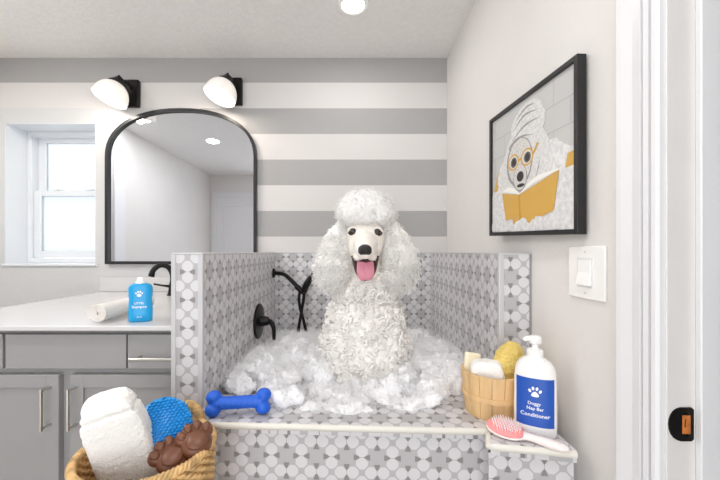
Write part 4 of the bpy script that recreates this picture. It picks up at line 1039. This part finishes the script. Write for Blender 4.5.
b = MB(); rope(b, bez([hcn - tn * 0.032 + Vector((0, 0, -0.01)), hcn - tn * 0.029 + Vector((0, 0, 0.020)), hcn + Vector((0, 0, 0.040)), hcn + tn * 0.029 + Vector((0, 0, 0.020)), hcn + tn * 0.032 + Vector((0, 0, -0.01))], 12), 0.0065, 0.0065, 7, False)
b.build('handle', M['straw'], ba, smooth=70)
# white towel, folded soft slab standing in the basket
tc = W(116, 430, .375)
rot = Matrix.Rotation(R(24), 4, 'Z') @ Matrix.Rotation(R(10), 4, 'X') @ Matrix.Rotation(R(-14), 4, 'Y')
q_ = MB(); r3 = rot.to_3x3()
SQ(q_, tc + r3 @ Vector((0, 0.016, -0.06)), (0.061, 0.019, 0.150), rot, 0.5); SQ(q_, tc + r3 @ Vector((0.002, -0.013, -0.065)), (0.059, 0.019, 0.145), rot, 0.5)
tw = solid(q_, 0.004, 3, 'bath_towel')
def fold(c):
    l = rot.to_3x3().inverted() @ (c - tc)
    return 0.0025 * noise.noise(c * 14) + 0.0014 * noise.noise(c * 130) + 0.001 * noise.noise(c * 260) - 0.006 * math.exp(-((l.z - 0.052 + 0.1 * abs(l.x)) / 0.004) ** 2)
displace(tw, fold); tw.materials.append(M['terry']); two = link('bath_towel', tw); tag(two, 'fluffy white folded towel sticking out of the wicker basket', 'towel')
# blue scrubber disc
sc_ = W(163.5, 428, .405)
def frame_to(c, updir=Vector((0, 0, 1)), lean=0.0, yaw=0.0):
    d_ = (Vector((0, 0, EYE)) - c).normalized(); xr = updir.cross(d_).normalized(); ur = d_.cross(xr)
    return Matrix.Translation(c) @ Matrix((xr, ur, d_)).transposed().to_4x4() @ Matrix.Rotation(lean, 4, 'X') @ Matrix.Rotation(yaw, 4, 'Y')
SM = frame_to(sc_, lean=R(-12)); srr = 26.5 * U * .405
bb = thing('bath_scrubber', 'blue knobbly silicone bath scrubber in the wicker basket', 'scrubber', sc_)
MB().lathe([(0.0001, -0.010), (srr * .92, -0.010), (srr, -0.004), (srr, 0.002), (srr * .93, 0.007), (0.0001, 0.010)], SM, 48, sy=1.12).build('pad', M['bluescrub'], bb, smooth=60)
b = MB(); g = 0.0086
for i in range(-12, 13):
    for j in range(-14, 15):
        x, y = (i + (0.5 if j % 2 else 0)) * g * 1.15, j * g * 0.8
        q = (x / srr) ** 2 + (y / srr / 1.12) ** 2
        if q < 0.93: b.ell(SM @ Vector((x, y, 0.0095 - 0.003 * q)), (g * .56, g * .34, g * .62), SM.to_3x3().to_4x4() @ Matrix.Rotation(R(14), 4, 'Z'), seg=8, rings=6)
b.build('nubs', M['bluescrub'], bb, smooth=80)
# brown paw toys
def paw_toy(px, py, d, roll, label, scale=1.0):
    c = W(px, py, d); m = frame_to(c, lean=R(-30)) @ Matrix.Rotation(roll, 4, 'Z') @ Matrix.Diagonal((scale, scale, scale, 1))
    t = thing('paw_toy', label, 'dog toy', c, 'brown paw toys')
    me = blob([(Vector((0, -0.006, -0.010)), (0.034, 0.034, 0.020), None), (Vector((-0.026, 0.018, -0.010)), (0.016, 0.018, 0.015), None), (Vector((-0.009, 0.031, -0.010)), (0.015, 0.018, 0.015), None), (Vector((0.011, 0.031, -0.010)), (0.015, 0.018, 0.015), None), (Vector((0.028, 0.017, -0.010)), (0.016, 0.018, 0.015), None)], 0.0022, 3, 'paw_body')
    me.transform(m); me.materials.append(M['brown']); link('paw_body', me, t)
    MB().ell((0, 0, 0), (1, 1, 1)).v
    b = MB(); b.ell((0, -0.008, 0.006), (0.024, 0.0215, 0.0085), seg=24, rings=12); b.v = [tuple(m @ Vector(v)) for v in b.v]; b.build('palm_pad', M['brown'], t, smooth=80)
    for x, y, r in ((-0.027, 0.020, .4), (-0.009, 0.033, .1), (0.011, 0.033, -.1), (0.029, 0.019, -.4)):
        b = MB().ell((x, y, 0.0015), (0.0095, 0.0125, 0.0065), Matrix.Rotation(r, 4, 'Z'), seg=18, rings=10); b.v = [tuple(m @ Vector(v)) for v in b.v]; b.build('toe_pad', M['brown'], t, smooth=80)
paw_toy(171, 455, .375, R(25), 'brown rubber paw toy in the basket, touching the white towel', 1.0)
paw_toy(196, 439, .388, R(15), 'brown rubber paw toy in the basket, against the basket rim below the blue scrubber', 1.0)
